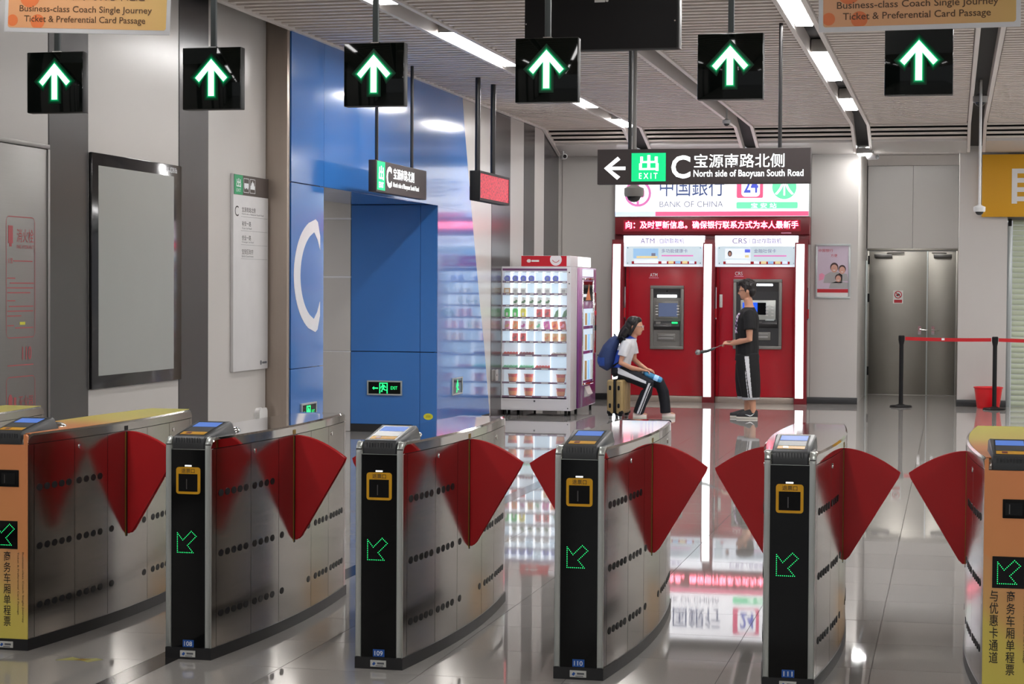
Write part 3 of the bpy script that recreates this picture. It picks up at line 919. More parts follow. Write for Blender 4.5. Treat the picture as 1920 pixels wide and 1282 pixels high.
    obj('maker_line', MB().box(-.004, -.0146, .022, .026, -.0135, .030).box(-.010, -.0146, .014, .022, -.0135, .017), 'text_grey', pl)
    return t
PITCH = .8525
gx = [-3.184 + PITCH * k for k in range(-2, 5)]
gate(gx[0], 'yellow topped ticket gate at the left edge, only its far top showing', orange=True, sticker='black_matte')
gate(gx[1], 'orange and yellow faced ticket gate beside black gate 108', orange=True, sticker='black_matte')
gate(gx[2], 'black-fronted ticket gate 108, standing next to an orange gate', '108')
gate(gx[3], 'black-fronted ticket gate 109 with a pale grey reader', '109', shell='silver_plastic')
gate(gx[4], 'black-fronted ticket gate 110, in front of the suitcase and seated person', '110')
gate(gx[5], 'black-fronted ticket gate 111, rightmost of the black ones', '111', sides=(1, -1))
gate(gx[6], 'orange faced ticket gate cut by the right edge of the photo', orange=True, sides=(-1,), sticker='black_matte')
# ================================================================== HANGING SIGNS
YS = 8.92
def arrow_pts(g=0.0):
    # upright arrow: chevron head and a straight stem, g widens the stroke
    r = [(.083 + g * 1.41, .003 + g * .1), (.064 - g * .1, -.016 - g * 1.41), (.0148 + g, .040 - g * 1.6), (.0148 + g, -.086 - g)]
    return [(0, .095 + g * 1.45)] + r + [(-a, b) for a, b in reversed(r)]
def arrow_sign(cx, label, dz=0.0):
    t = thing('arrow_sign', (cx, YS, 2.472 + dz), label, 'lane sign', 'green arrow signs above the gate lanes')
    h = .1525
    obj('housing', MB().box(-h, .004, 0, h, .062, .305), 'sign_house', t, bevel=.004)
    obj('face', MB().box(-h + .002, -.002, .002, h - .002, .006, .303), 'sign_black', t, bevel=.002)
    for q, (gw, mt) in enumerate(((.021, 'halo_5'), (.015, 'halo_4'), (.0105, 'halo_3'), (.0070, 'halo_2'), (.0042, 'halo_1'), (.0018, 'halo_0'))):  # nested glowing outlines paint the soft bloom around the arrow
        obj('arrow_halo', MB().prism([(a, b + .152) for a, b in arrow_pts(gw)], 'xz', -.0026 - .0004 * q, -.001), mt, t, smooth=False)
    obj('arrow', MB().prism([(a, b + .152) for a, b in arrow_pts(0)], 'xz', -.0055, -.002), 'arrow_core', t, smooth=False)
    obj('rod', MB().box(-.0135, .018, .308, .0135, .046, 3.79 - 2.472), 'rod_grey', t, bevel=.004)
    obj('rod_flange', MB().box(-.02, .012, .304, .02, .052, .310), 'chrome', t)
ordn = ['leftmost', 'second from the left', 'third from the left', 'fourth from the left', 'fifth from the left', 'rightmost']
for k, (x, dz) in enumerate(((-4.415, -.004), (-3.577, .0), (-2.742, .003), (-1.890, .008), (-1.021, .008), (-.166, .014))):
    arrow_sign(x, 'hanging black square sign with lit green up arrow, %s of six' % ordn[k], dz)

def banner(cx, z, tilt, label):
    t = thing('hanging_banner', (cx, 8.60, z), label, 'banner', 'orange lane banners', ry=tilt)
    w, h = .432, .40
    obj('board', MB().box(-w, 0, 0, w, .006, h), 'banner_white', t, bevel=.002)
    obj('print', MB().prism(rrect(-w + .020, .022, w - .020, h - .02, .012), 'xz', -.0012, .0004), 'banner_print', t, smooth=False)
    for x, zz, r in ((-.388, .057, .028), (-.30, .172, .052), (-.255, .052, .036), (-.16, .32, .05), (-.37, .30, .035), (.2, .34, .03)):
        pts = []
        for q in range(24):
            a, b = x + r * cos(2 * pi * q / 24), zz + r * sin(2 * pi * q / 24)
            pts.append((max(-w + .021, min(w - .021, a)), max(.023, min(h - .021, b))))
        obj('spot', MB().prism(pts, 'xz', -.0018, -.001), 'banner_spot', t, smooth=False)
    text('Business-class Coach Single Journey', 'text_brown', t, (-.352, -.0026, .091), .690, .040, bold=.008)
    text('Ticket & Preferential Card Passage', 'text_brown', t, (-.326, -.0026, .042), .632, .040, bold=.008)
    text('商务车厢单程票与优惠卡通道', 'text_brown', t, (-.32, -.0026, .158), .62, .075, bold=0.0060)
    for x in (-.36, .36):
        obj('wire', MB().tube([(x, .003, h), (x, .003, 3.79 - z)], .0015, 5), 'rod_grey', t)
banner(-4.094, 2.815, radians(2.5), 'orange lane banner with white border hanging at the left edge')
banner(-.163, 2.7385, radians(-.35), 'orange lane banner with white border over the rightmost arrow sign')

# back of a display board hanging above the fourth arrow sign
t = thing('display_board', (-2.192, 12.0, 3.112), 'wide black back of a hanging display board near the top edge', 'display')
obj('casing', MB().box(-.495, 0, 0, .495, .11, .62), 'black_matte', t, bevel=.006)
obj('edge_strip', MB().box(.482, -.004, 0, .497, .112, .62), 'sign_house', t, bevel=.002)
obj('label_sticker', MB().box(-.042, -.002, .296, .026, .001, .330), 'paper_white', t)
obj('round_sticker', MB().prism([(.038 + .009 * cos(q * pi / 8), .306 + .009 * sin(q * pi / 8)) for q in range(16)], 'xz', -.002, .001), 'paper_white', t)
for x in (-.485, .47):
    obj('screw', MB().prism([(x + .005 * cos(q * pi / 4), .17 + .005 * sin(q * pi / 4)) for q in range(8)], 'xz', -.002, .001), 'chrome', t)
for x in (-.3, .3):
    obj('rod', MB().tube([(x, .055, .62), (x, .055, .69)], .015, 10), 'rod_grey', t)

# ---- big exit sign over the hall
def ground_px(px, x0=-2.927, p0=1120., k=(2.927 - 1.153) / 400.): return x0 + (px - p0) * k
t = thing('exit_sign', (-2.04, 15.9, 2.473), 'wide hanging exit sign with left arrow and green exit square', 'exit sign')
X = lambda px: ground_px(px) + 2.04
Zp = lambda py: (344.5 - py) * (.293 / 67.0)
obj('housing', MB().box(-.888, .004, 0, .887, .085, .294), 'sign_board', t, bevel=.005)
obj('face', MB().box(-.884, 0, .004, .883, .006, .290), 'sign_board', t, smooth=False)
a = [(1133, 313.5), (1159, 291.5), (1164, 297), (1147, 310.5), (1174, 310.5), (1174, 317), (1147, 317), (1164, 330), (1158, 335.5)]
obj('arrow', MB().prism([(X(u), Zp(v)) for u, v in a], 'xz', -.003, .001), 'sign_white_lit', t, smooth=False)
g = obj('exit_square', MB().box(X(1185.5), -.003, Zp(339), X(1250.5), .001, Zp(285)), 'sign_green_lit', t, smooth=False)
text('出', 'sign_white_lit', g, (X(1200), -.0045, Zp(319)), X(1237) - X(1200), Zp(289) - Zp(319), bold=0.0200)
text('E X I T', 'sign_white_lit', g, (X(1200), -.0045, Zp(334)), X(1235) - X(1200), Zp(323) - Zp(334), bold=.006)
text('C', 'sign_white_lit', t, (X(1261), -.0035, Zp(334)), X(1297) - X(1261), Zp(290) - Zp(334), bold=.022)
text('宝源南路北侧', 'sign_white_lit', t, (X(1304), -.0035, Zp(314)), X(1472) - X(1304), Zp(288) - Zp(314), bold=0.0060)
text('North side of Baoyuan South Road', 'sign_white_lit', t, (X(1303), -.0035, Zp(335)), X(1507) - X(1303), Zp(318) - Zp(335), bold=.012)
obj('rod', MB().tube([(-2.659 + 2.04, .045, .294), (-2.659 + 2.04, .045, 3.79 - 2.473)], .016, 10), 'rod_black', t)
obj('rod', MB().tube([(-1.409 + 2.04, .045, .294), (-1.409 + 2.04, .045, 3.79 - 2.473)], .016, 10), 'rod_black', t)

# ---- small exit sign by the blue portal, facing the hall
t = thing('exit_sign', (-5.205, 17.02, 2.485), 'small hanging exit C sign in front of the blue portal', 'exit sign')
obj('housing', MB().box(-.075, 0, 0, -.002, 1.735, .293), 'sign_board', t, bevel=.004)
obj('face', MB().box(-.003, .006, .004, 0, 1.73, .289), 'sign_board', t, smooth=False)
g = obj('exit_square', MB().box(-.001, .03, .02, .0025, .275, .285), 'sign_green_lit', t, smooth=False)
text('出', 'sign_white_lit', g, (.0035, .075, .115), .155, .13, u=FY, bold=0.0200)
text('EXIT', 'sign_white_lit', g, (.0035, .080, .042), .145, .052, u=FY, bold=.02)
text('C', 'sign_white_lit', t, (.0015, .325, .055), .17, .20, u=FY, bold=.035)
text('宝源南路北侧', 'sign_white_lit', t, (.0015, .555, .145), .72, .105, u=FY, bold=0.0060)
text('North side of Baoyuan South Road', 'sign_white_lit', t, (.0015, .545, .055), .90, .062, u=FY, bold=.008)
for y in (.14, 1.33):
    obj('rod', MB().tube([(-.04, y, .293), (-.04, y, 3.79 - 2.485)], .016, 10), 'rod_black', t)

# ---- red LED board next to it
t = thing('led_board', (-4.81, 19.38, 2.512), 'small hanging LED board glowing red beside the blue portal', 'LED board')
obj('housing', MB().box(-.105, 0, 0, -.004, 1.36, .308), 'black_matte', t, bevel=.005)
obj('bezel', frame_mb(0, 0, 1.36, .308, .026, -.006, .006, 'yz'), 'black_satin', t)
obj('led_panel', MB().box(-.004, .026, .026, .002, 1.334, .282), 'led_matrix', t, smooth=False)
for y in (.12, .80):
    obj('rod', MB().tube([(-.05, y, .308), (-.05, y, 3.79 - 2.512)], .028, 10), 'rod_black', t)

# ---- green emergency exit boxes low on the portal
def exit_box(name, root_loc, w, h, plane, label, full=True, kind=0):
    t = thing(name, root_loc, label, 'exit light')
    if plane == 'xz':
        obj('frame', frame_mb(0, 0, w, h, .016, -.02, 0), 'frame_silver', t, bevel=.002)
        obj('glass_face', MB().box(.012, -.012, .012, w - .012, -.001, h - .012), 'sign_black', t, smooth=False)
        d0, d1 = -.0145, -.0115; pl = 'xz'
    else:
        obj('frame', frame_mb(0, 0, w, h, .016, 0, .02, 'yz'), 'frame_silver', t, bevel=.002)
        obj('glass_face', MB().box(.001, .012, .012, .012, w - .012, h - .012), 'sign_black', t, smooth=False)
        d0, d1 = .0115, .0145; pl = 'yz'
    def tr(pts, cx, cz, s): return [(cx + a * s, cz + b * s) for a, b in pts]
    man = [(-.1, .42), (.12, .44), (.22, .30), (.38, .12), (.30, .04), (.14, .18), (.06, -.02), (.24, -.16), (.42, -.2), (.42, -.3), (.16, -.28), (-.06, -.12), (-.16, -.34), (-.1, -.46), (-.36, -.46), (-.2, -.1), (-.12, .16), (-.26, .1), (-.3, -.06), (-.38, -.02), (-.34, .22)]
    mb = MB()
    sc = h * .62
    if kind == 0:      # door with running figure, arrow and word
        cx, cz = w * .47, h * .48
        mb.prism(tr(man, cx, cz, sc * .86), pl, d0, d1)
        mb.prism(tr([(.09 * cos(q * pi / 6) - .14, .50 + .09 * sin(q * pi / 6)) for q in range(12)], cx, cz, sc * .8), pl, d0, d1)
        for r in ((-.52, -.62, -.40, .66), (.40, -.62, .52, .66), (-.40, .54, .40, .66)):
            mb.prism(tr([(r[0], r[1]), (r[2], r[1]), (r[2], r[3]), (r[0], r[3])], cx, cz, sc * .92), pl, d0, d1)
        mb.prism(tr([(-.5, 0), (-.18, .3), (-.18, .1), (.5, .1), (.5, -.1), (-.18, -.1), (-.18, -.3)], w * .23, cz, sc * .66), pl, d0, d1)
    else:              # running figure alone
        mb.prism(tr(man, w * .5, h * .45, min(w * .9, sc * 1.1)), pl, d0, d1)
        mb.prism(tr([(.11 * cos(q * pi / 6), .56 + .11 * sin(q * pi / 6)) for q in range(12)], w * .5, h * .45, min(w * .8, sc)), pl, d0, d1)
    obj('pictogram', mb, 'led_green', t, smooth=False)
    if kind == 0:
        if pl == 'xz': text('EXIT', 'led_green', t, (w * .68, d0, h * .40), w * .19, h * .22)
        else: text('EXIT', 'led_green', t, (d1, w * .68, h * .40), w * .19, h * .22, u=FY)
exit_box('exit_light', (-6.317, YJ, .409), .402, .162, 'xz', 'green exit light with left arrow on the dark blue portal face')
exit_box('exit_light', (XW, 20.985, .383), .44, .195, 'yz', 'narrow green exit light on the shiny blue panel near the vending cabinet', kind=1)
exit_box('exit_light', (XW, 15.82, .41), .40, .175, 'yz', 'green exit light below the big letter C, behind gate 108')
t = thing('oval_sticker', (-5.617, YJ, .182), 'small yellow oval sticker low on the blue portal', 'sticker')
obj('disc', MB().prism([(.054 * cos(q * pi / 12), .036 * sin(q * pi / 12)) for q in range(24)], 'xz', -.002, 0), 'sticker_yellow', t)
obj('print_lines', MB().box(-.025, -.003, .004, .025, -.0018, .009).box(-.03, -.003, -.008, .03, -.0018, -.004), 'yellow_dark', t)

# ================================================================== LEFT WALL FITTINGS
# unlit poster light box
t = thing('poster_box', (XN + .004, 12.055, .895), 'large unlit poster light box with black frame on the left wall', 'light box')
obj('casing', MB().box(0, 0, 0, .022, 1.552, 1.61), 'frame_black', t, bevel=.004)
obj('poster_glass', MB().box(.021, .10, .088, .0235, 1.40, 1.525), 'lightbox_off', t, smooth=False)
text('11BA-XD818a', 'text_white', t, (.0235, 1.22, 1.55), .24, .04, u=FY)
# exit direction board
t = thing('direction_board', (XN, 14.672, .905), 'white exit direction board with green and brown header on the left wall', 'direction board')
W_ = .810
obj('panel', MB().box(0, 0, 0, .028, W_, 1.61), 'board_white', t, bevel=.004)
hd = obj('header', MB().box(.026, .005, 1.444, .0295, W_ - .002, 1.608), 'board_brown', t, smooth=False)
gq = obj('exit_square', MB().box(.028, .012, 1.446, .0305, .205, 1.606), 'sign_green', t, smooth=False)
text('出', 'text_white', gq, (.0312, .06, 1.505), .10, .072, u=FY, bold=0.0200)
text('EXIT', 'text_white', gq, (.0312, .06, 1.468), .10, .026, u=FY)
for y in (.225, .37):
    obj('icon_frame', frame_mb(y, 1.468, y + .12, 1.585, .004, .029, .0305, 'yz'), 'text_white', hd)
bus = MB().prism(rrect(.238, 1.505, .335, 1.545, .008), 'yz', .029, .0308).prism([(.25, 1.497), (.27, 1.497), (.27, 1.505), (.25, 1.505)], 'yz', .029, .0308).prism([(.305, 1.497), (.325, 1.497), (.325, 1.505), (.305, 1.505)], 'yz', .029, .0308)
obj('bus_icon', bus, 'text_white', hd)
car = MB().prism([(.383, 1.500), (.478, 1.500), (.478, 1.528), (.466, 1.532), (.455, 1.556), (.406, 1.556), (.395, 1.532), (.383, 1.528)], 'yz', .029, .0308).prism([(.418, 1.558), (.443, 1.558), (.438, 1.568), (.423, 1.568)], 'yz', .029, .0308)
obj('taxi_icon', car, 'text_white', hd)
text('C', 'text_black', t, (.0285, .03, 1.268), .085, .085, u=FY)
for k, (cn, en) in enumerate((('宝源南路北侧', 'North side of Baoyuan South Road'), ('裕安一路', "Yu'an 1st Road"), ('创业一路', 'Chuangye 1st Road'), ('宝安区政府', "Bao'an Government"))):
    z = 1.306 - .115 * k
    n = len(cn)
    text(cn, 'text_black', t, (.0285, .19, z), .052 * n, .042, u=FY)
    text(en, 'text_grey', t, (.0285, .19, z - .024), .0158 * len(en), .017, u=FY)
    obj('rule_line', MB().box(.0275, .17, z - .038, .0287, W_ - .02, z - .0365), 'text_grey', t)
obj('metro_mark', MB().prism([(.64 + .02 * cos(q * pi / 8), .055 + .02 * sin(q * pi / 8)) for q in range(16)], 'yz', .027, .0288).box(.027, .67, .045, .0288, .78, .062), 'text_grey', t)
# fire hydrant cabinet with red print
t = thing('hydrant_cabinet', (XN, 10.36, 0), 'brushed steel fire hydrant cabinet door with red print at the left edge', 'fire cabinet')
obj('frame', frame_mb(0, .03, 1.088, 2.508, .03, 0, .022, 'yz'), 'steel_cabinet', t, bevel=.004)
obj('door', MB().box(-.0, .034, .064, .016, 1.054, 2.474), 'steel_cabinet', t, bevel=.003)
def rr_outline(y0, z0, y1, z1, r, w):
    o_ = rrect(y0, z0, y1, z1, r); i_ = rrect(y0 + w, z0 + w, y1 - w, z1 - w, r * .7)
    n = len(o_)
    return MB().add([(.0168, *p) for p in o_] + [(.0168, *p) for p in i_], [(k, (k + 1) % n, n + (k + 1) % n, n + k) for k in range(n)])
obj('print_outline', rr_outline(.50, 1.27, .885, 2.03, .04, .006), 'print_red_faint', t, smooth=False)
obj('print_outline', rr_outline(.50, .45, .885, 1.03, .04, .006), 'print_red_faint', t, smooth=False)
obj('hydrant_icon', MB().prism([(.53, 1.86), (.53, 1.97), (.59, 1.97), (.59, 1.86), (.575, 1.86), (.575, 1.84), (.545, 1.84), (.545, 1.86)], 'yz', .0155, .0172), 'print_red_faint', t)
text('消火栓', 'print_red_faint', t, (.0172, .64, 1.868), .225, .085, u=FY)
text('FIRE HYDRANT', 'print_red_faint', t, (.0172, .64, 1.83), .225, .022, u=FY)
text('火警', 'print_red_faint', t, (.0172, .52, 1.735), .07, .035, u=FY)
lines = MB()
for z, a, b in ((1.748, .60, .85), (1.64, .52, .62), (1.61, .55, .87), (1.58, .52, .86), (1.55, .52, .82), (1.50, .52, .62), (1.465, .54, .86), (1.435, .52, .86), (1.405, .52, .70), (1.345, .52, .60), (1.33, .62, .86), (1.096, .52, .86), (.80, .64, .86), (.68, .53, .60)):
    lines.box(.016, a, z, .0170, b, z + .007)
tag(obj('print_lines', lines, 'print_red_faint', t, smooth=False), kind='stuff')
obj('yellow_tag', MB().box(.0155, .68, 1.352, .0174, .75, 1.370), 'sticker_yellow', t)
text('110', 'print_red_faint', t, (.0172, .71, 1.13), .125, .085, u=FY, bold=.02)
text('灭火器', 'print_red_faint', t, (.0172, .66, .83), .20, .075, u=FY)
obj('extinguisher_icon', MB().prism([(.53, .81), (.53, .90), (.545, .92), (.565, .92), (.58, .90), (.58, .81)], 'yz', .0155, .0172).prism([(.60, .81), (.60, .90), (.63, .90), (.63, .81)], 'yz', .0155, .0172), 'print_red_faint', t)
# little white box low on the wall
t = thing('wall_socket_box', (XN, 15.25, .44), 'small white rounded box low on the wall beside the steel post', 'wall box')
obj('cover', MB().prism(rrect(0, 0, .17, .125, .03), 'yz', 0, .045), 'paper_white', t, bevel=.012)
obj('button', MB().prism([(.13 + .012 * cos(q * pi / 5), .03 + .012 * sin(q * pi / 5)) for q in range(10)], 'yz', .043, .048), 'black_matte', t)
t = thing('wall_socket_box', (XW - .02, 23.00, .46), 'small grey box on the dark panel between blue portal and vending cabinet', 'wall box')
obj('cover', MB().prism(rrect(0, 0, .14, .13, .012), 'yz', 0, .05), 'lamp_house', t, bevel=.006)
obj('button', MB().prism([(.07 + .012 * cos(q * pi / 5), .065 + .012 * sin(q * pi / 5)) for q in range(10)], 'yz', .048, .053), 'black_matte', t)
# floor sticker in front of the orange gate
t = thing('floor_sticker', (-3.62, 7.55, 0), 'faded yellow direction sticker on the floor left of gate 108', 'sticker')
obj('arrow_print', MB().prism([(-.10, -.03), (-.06, .05), (-.01, .02), (.05, .05), (.09, .03), (.05, -.035), (0, -.005)], 'xy', .0, .0012), 'floor_print', t, smooth=False)
obj('print_centre', MB().prism([(-.03, -.005), (.0, .02), (.04, .015), (.02, -.01)], 'xy', .001, .0016), 'yellow_dark', t, smooth=False)
# ================================================================== BANK CORNER
# ---- red surround with two bays, steel plinth and lit columns
t = thing('bank_surround', (-3.338, 27.0, 0), 'red surround of the two cash machines with white lit columns', 'ATM surround')
OX = 3.338
for x0, x1 in ((-4.56, -3.43), (-3.27, -2.12)):
    obj('red_panel', MB().box(x0 + OX, .10, .088, x1 + OX, .28, 2.36), 'atm_red', t, bevel=.004)
    obj('plinth', MB().box(x0 + OX, .08, 0, x1 + OX, .28, .084), 'steel_beige', t, bevel=.003)
    obj('side_seam', MB().box(x0 + OX + .045, .094, .09, x0 + OX + .05, .101, 1.92), 'atm_red_dark', t)
obj('head_beam', MB().box(-4.72 + OX, .06, 2.235, -1.965 + OX, .28, 2.37), 'atm_red_dark', t, bevel=.004)
def column(xa, xb, name='light_column'):
    # outward bowed column: dark red cheeks, a glowing white strip between them
    n = 12
    def yz(k):
        z = .0 + 2.30 * k / n
        return z, -.03 - .065 * sin(pi * min(1, (1 - z / 2.5))) + .02
    rings = []
    for k in range(n + 1):
        z, y = yz(k)
        rings.append([(xa, y + .012, z), (xb, y + .012, z), (xb, .12, z), (xa, .12, z)])
    c = obj(name, MB().loft(rings), 'atm_red_dark', t)
    rings = []
    w = (xb - xa)
    for k in range(n + 1):
        z = .085 + (2.235 - .085) * k / n
        y = -.03 - .065 * sin(pi * min(1, (1 - z / 2.5))) + .02
        rings.append([(xa + .020, y - .008, z), (xb - .045, y - .008, z), (xb - .045, y + .03, z), (xa + .020, y + .03, z)])
    obj('light_strip', MB().loft(rings), 'column_lamp', c)
    obj('door_pull', MB().tube([(xb + .012, .02, 1.18), (xb + .012, .02, 1.63)], .013, 8), 'chrome', c)
    obj('pull_tag', MB().box(xb + .001, .0, 1.20, xb + .023, .008, 1.33), 'vend_red', c)
column(-4.745 + OX, -4.575 + OX); column(-3.445 + OX, -3.275 + OX); column(-2.160 + OX, -1.985 + OX)
text('ATM', 'text_white', t, (-4.215 + OX, .0985, 1.775), .105, .05)
text('CRS', 'text_white', t, (-3.005 + OX, .0985, 1.80), .105, .05)
obj('small_print', MB().box(-4.23 + OX, .0985, 1.755, -4.09 + OX, .0998, 1.763).box(-3.015 + OX, .0985, 1.778, -2.885 + OX, .0998, 1.788), 'snack_pink', t)
obj('call_button', MB().box(-3.222 + OX, .085, 1.345, -3.178 + OX, .101, 1.53), 'paper_white', t, bevel=.006)

# ---- header light panels above each bay
def header(x0, x1, title, t_w, sub, label, photo):
    w = x1 - x0
    t = thing('header_panel', (x0, 27.0, 1.918), label, 'light panel', 'lit headers above the cash machines')
    obj('panel', MB().prism([(.0, .0), (.055, .0), (.055, .437), (-.02, .437)], 'yz', 0, w), 'panel_white_lit', t, smooth=False)
    y = lambda z: -.0205 * z / .437 - .0015
    def flat(name, a, b, c, d, ms, e=0.0, par=None):
        o = MB().add([(a, y(c) - e, c), (b, y(c) - e, c), (b, y(d) - e, d), (a, y(d) - e, d)], [(0, 1, 2, 3)])
        return obj(name, o, ms, par or t, smooth=False)
    flat('title_strip', 0, w, .292, .436, 'panel_white_top')
    flat('lower_sheet', .035, w - .035, .025, .285, 'panel_pale', .0006)
    text(title[0], 'print_mauve', t, (w * .21, y(.325) - .003, .325), t_w, .075, v=(0, -.0205, .437), bold=.0)
    text(title[1], 'print_mauve', t, (w * .45, y(.325) - .003, .325), w * .30 + .06 * (len(title[1]) - 5), .075, v=(0, -.0205, .437), bold=.004)
    flat('title_bar', w * .415, w * .419, .325, .40, 'print_mauve', .002)
    text(sub, 'print_grey', t, (w * .47, y(.195) - .004, .195), .062 * len(sub), .055, v=(0, -.0205, .437))
    flat('sub_line', w * .47, w * .86, .145, .163, 'print_pink', .002)
    if photo == 0:
        flat('card_picture', w * .12, w * .43, .115, .255, 'print_sky', .002)
        flat('card_stripe', w * .16, w * .42, .118, .15, 'print_cream', .003)
        flat('card_mark', w * .345, w * .395, .15, .19, 'print_grey', .003)
    else:
        f = flat('card_picture', w * .12, w * .43, .115, .255, 'panel_white_lit', .002)
        hd = MB().prism([(w * .18 + .03 * cos(q * pi / 8), .185 + .042 * sin(q * pi / 8)) for q in range(16)], 'xz', y(.18) - .0045, y(.18) - .003)
        obj('portrait_hair', hd, 'photo_hair', f)
        hf = MB().prism([(w * .18 + .018 * cos(q * pi / 8), .180 + .028 * sin(q * pi / 8)) for q in range(16)], 'xz', y(.18) - .006, y(.18) - .0045)
        obj('portrait_face', hf, 'photo_skin', f)
        flat('chip_blue', w * .36, w * .425, .20, .245, 'print_blue', .003)
        flat('chip_yellow', w * .36, w * .41, .13, .165, 'print_cream', .003)
    bar = flat('red_bar', w * .10, w * .90, .035, .075, 'vend_red', .002)
    flat('bar_gap', w * .13, w * .43, .043, .10, 'panel_white_lit', .003, bar)
    for k in range(5):
        flat('mini_card', w * (.47 + .085 * k), w * (.535 + .085 * k), .042, .079, ('panel_white_lit', 'print_cream', 'print_sky', 'print_cream', 'print_lilac')[k], .003, bar)
    for a, c in ((.06, .05), (w - .06, .05), (.06, .265), (w - .06, .265)):
        obj('stud', MB().prism([(a + .007 * cos(q * pi / 4), c + .007 * sin(q * pi / 4)) for q in range(8)], 'xz', y(c) - .008, y(c)), 'chrome', t)
header(-4.579, -3.424, ('ATM', '自助取款机'), .20, '多功能健康卡', 'lit white header panel reading ATM', 0)
header(-3.277, -2.117, ('CRS', '自动存取款机'), .20, '金融社保卡', 'lit white header panel reading CRS', 1)

# ---- running LED ticker
t = thing('led_ticker', (-3.335, 26.98, 2.372), 'red running LED ticker with white hot characters above the cash machines', 'LED ticker')
obj('housing', MB().box(-1.369, .0, 0, 1.369, .30, .243), 'atm_red_dark', t, bevel=.004)
obj('led_panel', MB().box(-1.25, -.004, .045, 1.25, .001, .205), 'led_red_panel', t, smooth=False)
text('向：及时更新信息。确保银行联系方式为本人最新手', 'led_red_glow', t, (-1.226, -.0055, .071), 2.454, .128, bold=.055, name='lettering_glow')  # wider red copy of the text paints the glow around it
text('向：及时更新信息。确保银行联系方式为本人最新手', 'led_red_text', t, (-1.214, -.0075, .083), 2.43, .104, bold=0.0060)
obj('maker_mark', MB().box(.98, -.002, .012, 1.12, .001, .028), 'snack_pink', t)

# ---- bank light box
t = thing('bank_lightbox', (-4.706, 26.97, 2.622), 'glowing white bank light box with pink ring emblem and green bar', 'light box')
BX = lambda px: (px - 1155) * .00754
BZ = lambda py: (405.5 - py) * .0076
obj('housing', MB().box(0, .004, 0, 2.732, .325, .73), 'frame_silver', t, bevel=.004)
obj('face', MB().box(.004, 0, .004, 2.728, .006, .726), 'box_white_lit', t, smooth=False)
obj('stripe', MB().box(.004, -.0015, BZ(404.5), BX(1232), .001, BZ(396)), 'print_lilac', t, smooth=False)
obj('stripe', MB().box(BX(1232), -.0015, BZ(404.5), 2.728, .001, BZ(396)), 'print_rose', t, smooth=False)
cx, cz, R_ = BX(1198.5), BZ(362), .190
em = MB().add([(cx + r * cos(2 * pi * q / 40), -.002, cz + r * sin(2 * pi * q / 40)) for r in (R_, R_ - .036) for q in range(40)], [(q, (q + 1) % 40, 40 + (q + 1) % 40, 40 + q) for q in range(40)])
eo = rrect(cx - .095, cz - .06, cx + .095, cz + .06, .03); ei = rrect(cx - .058, cz - .028, cx + .058, cz + .028, .01); n = len(eo)
em.add([(a, -.002, b) for a, b in eo] + [(a, -.002, b) for a, b in ei], [(k, (k + 1) % n, n + (k + 1) % n, n + k) for k in range(n)])
em.box(cx - .018, -.0025, cz - R_ + .02, cx + .018, -.0015, cz - .06).box(cx - .018, -.0025, cz + .06, cx + .018, -.0015, cz + R_ - .02)
obj('bank_emblem', em, 'print_pink', t, smooth=False)
text('中国銀行', 'print_navy', t, (BX(1240), -.002, BZ(368)), BX(1361) - BX(1240), .29, bold=0.0060)
text('BANK OF CHINA', 'print_grey', t, (BX(1240), -.003, BZ(388)), BX(1359) - BX(1240), .085)
q24 = obj('logo_tile', MB().prism(rrect(BX(1384), BZ(371.5), BX(1433), BZ(322), .02), 'xz', -.002, .0), 'print_rose', t, smooth=False)
obj('logo_inset', MB().prism(rrect(BX(1393), BZ(369), BX(1427), BZ(325), .05), 'xz', -.003, -.0018), 'box_white_lit', q24, smooth=False)
text('24', 'print_blue', q24, (BX(1397), -.0036, BZ(362)), BX(1424) - BX(1397), .22, bold=.02)
gm_ = obj('metro_disc', MB().prism([(BX(1472) + .168 * cos(q * pi / 18), BZ(352) + .168 * sin(q * pi / 18)) for q in range(36)], 'xz', -.002, 0), 'print_mint', t, smooth=False)
mk = MB()
for s in (-1, 1):
    arc = []
    for k in range(9):
        a = k / 8; arc.append((BX(1472) + s * (.018 + .085 * a ** 1.6), BZ(352) + .03 - .135 * a))
    for k in range(8, -1, -1):
        a = k / 8; arc.append((BX(1472) + s * (.018 + .085 * a ** 1.6 + .030), BZ(352) + .03 - .135 * a + .012))
    mk.prism(arc, 'xz', -.0034, -.0018)
    mk.prism([(BX(1472) + s * u, BZ(352) + v) for u, v in ((.012, .02), (.085, .12), (.055, .14), (.0, .05))], 'xz', -.0034, -.0018)
mk.box(BX(1472) - .012, -.0034, BZ(352) - .115, BX(1472) + .012, -.0018, BZ(352) + .03)
obj('metro_mark', mk, 'box_white_lit', gm_, smooth=False)
gb = obj('station_bar', MB().prism(rrect(BX(1383.5), BZ(391), BX(1497), BZ(379), .02), 'xz', -.002, 0), 'print_mint', t, smooth=False)
text('宝 安 站', 'sign_white_lit', gb, (BX(1411), -.003, BZ(390)), BX(1458) - BX(1411), .07, bold=0.0060)

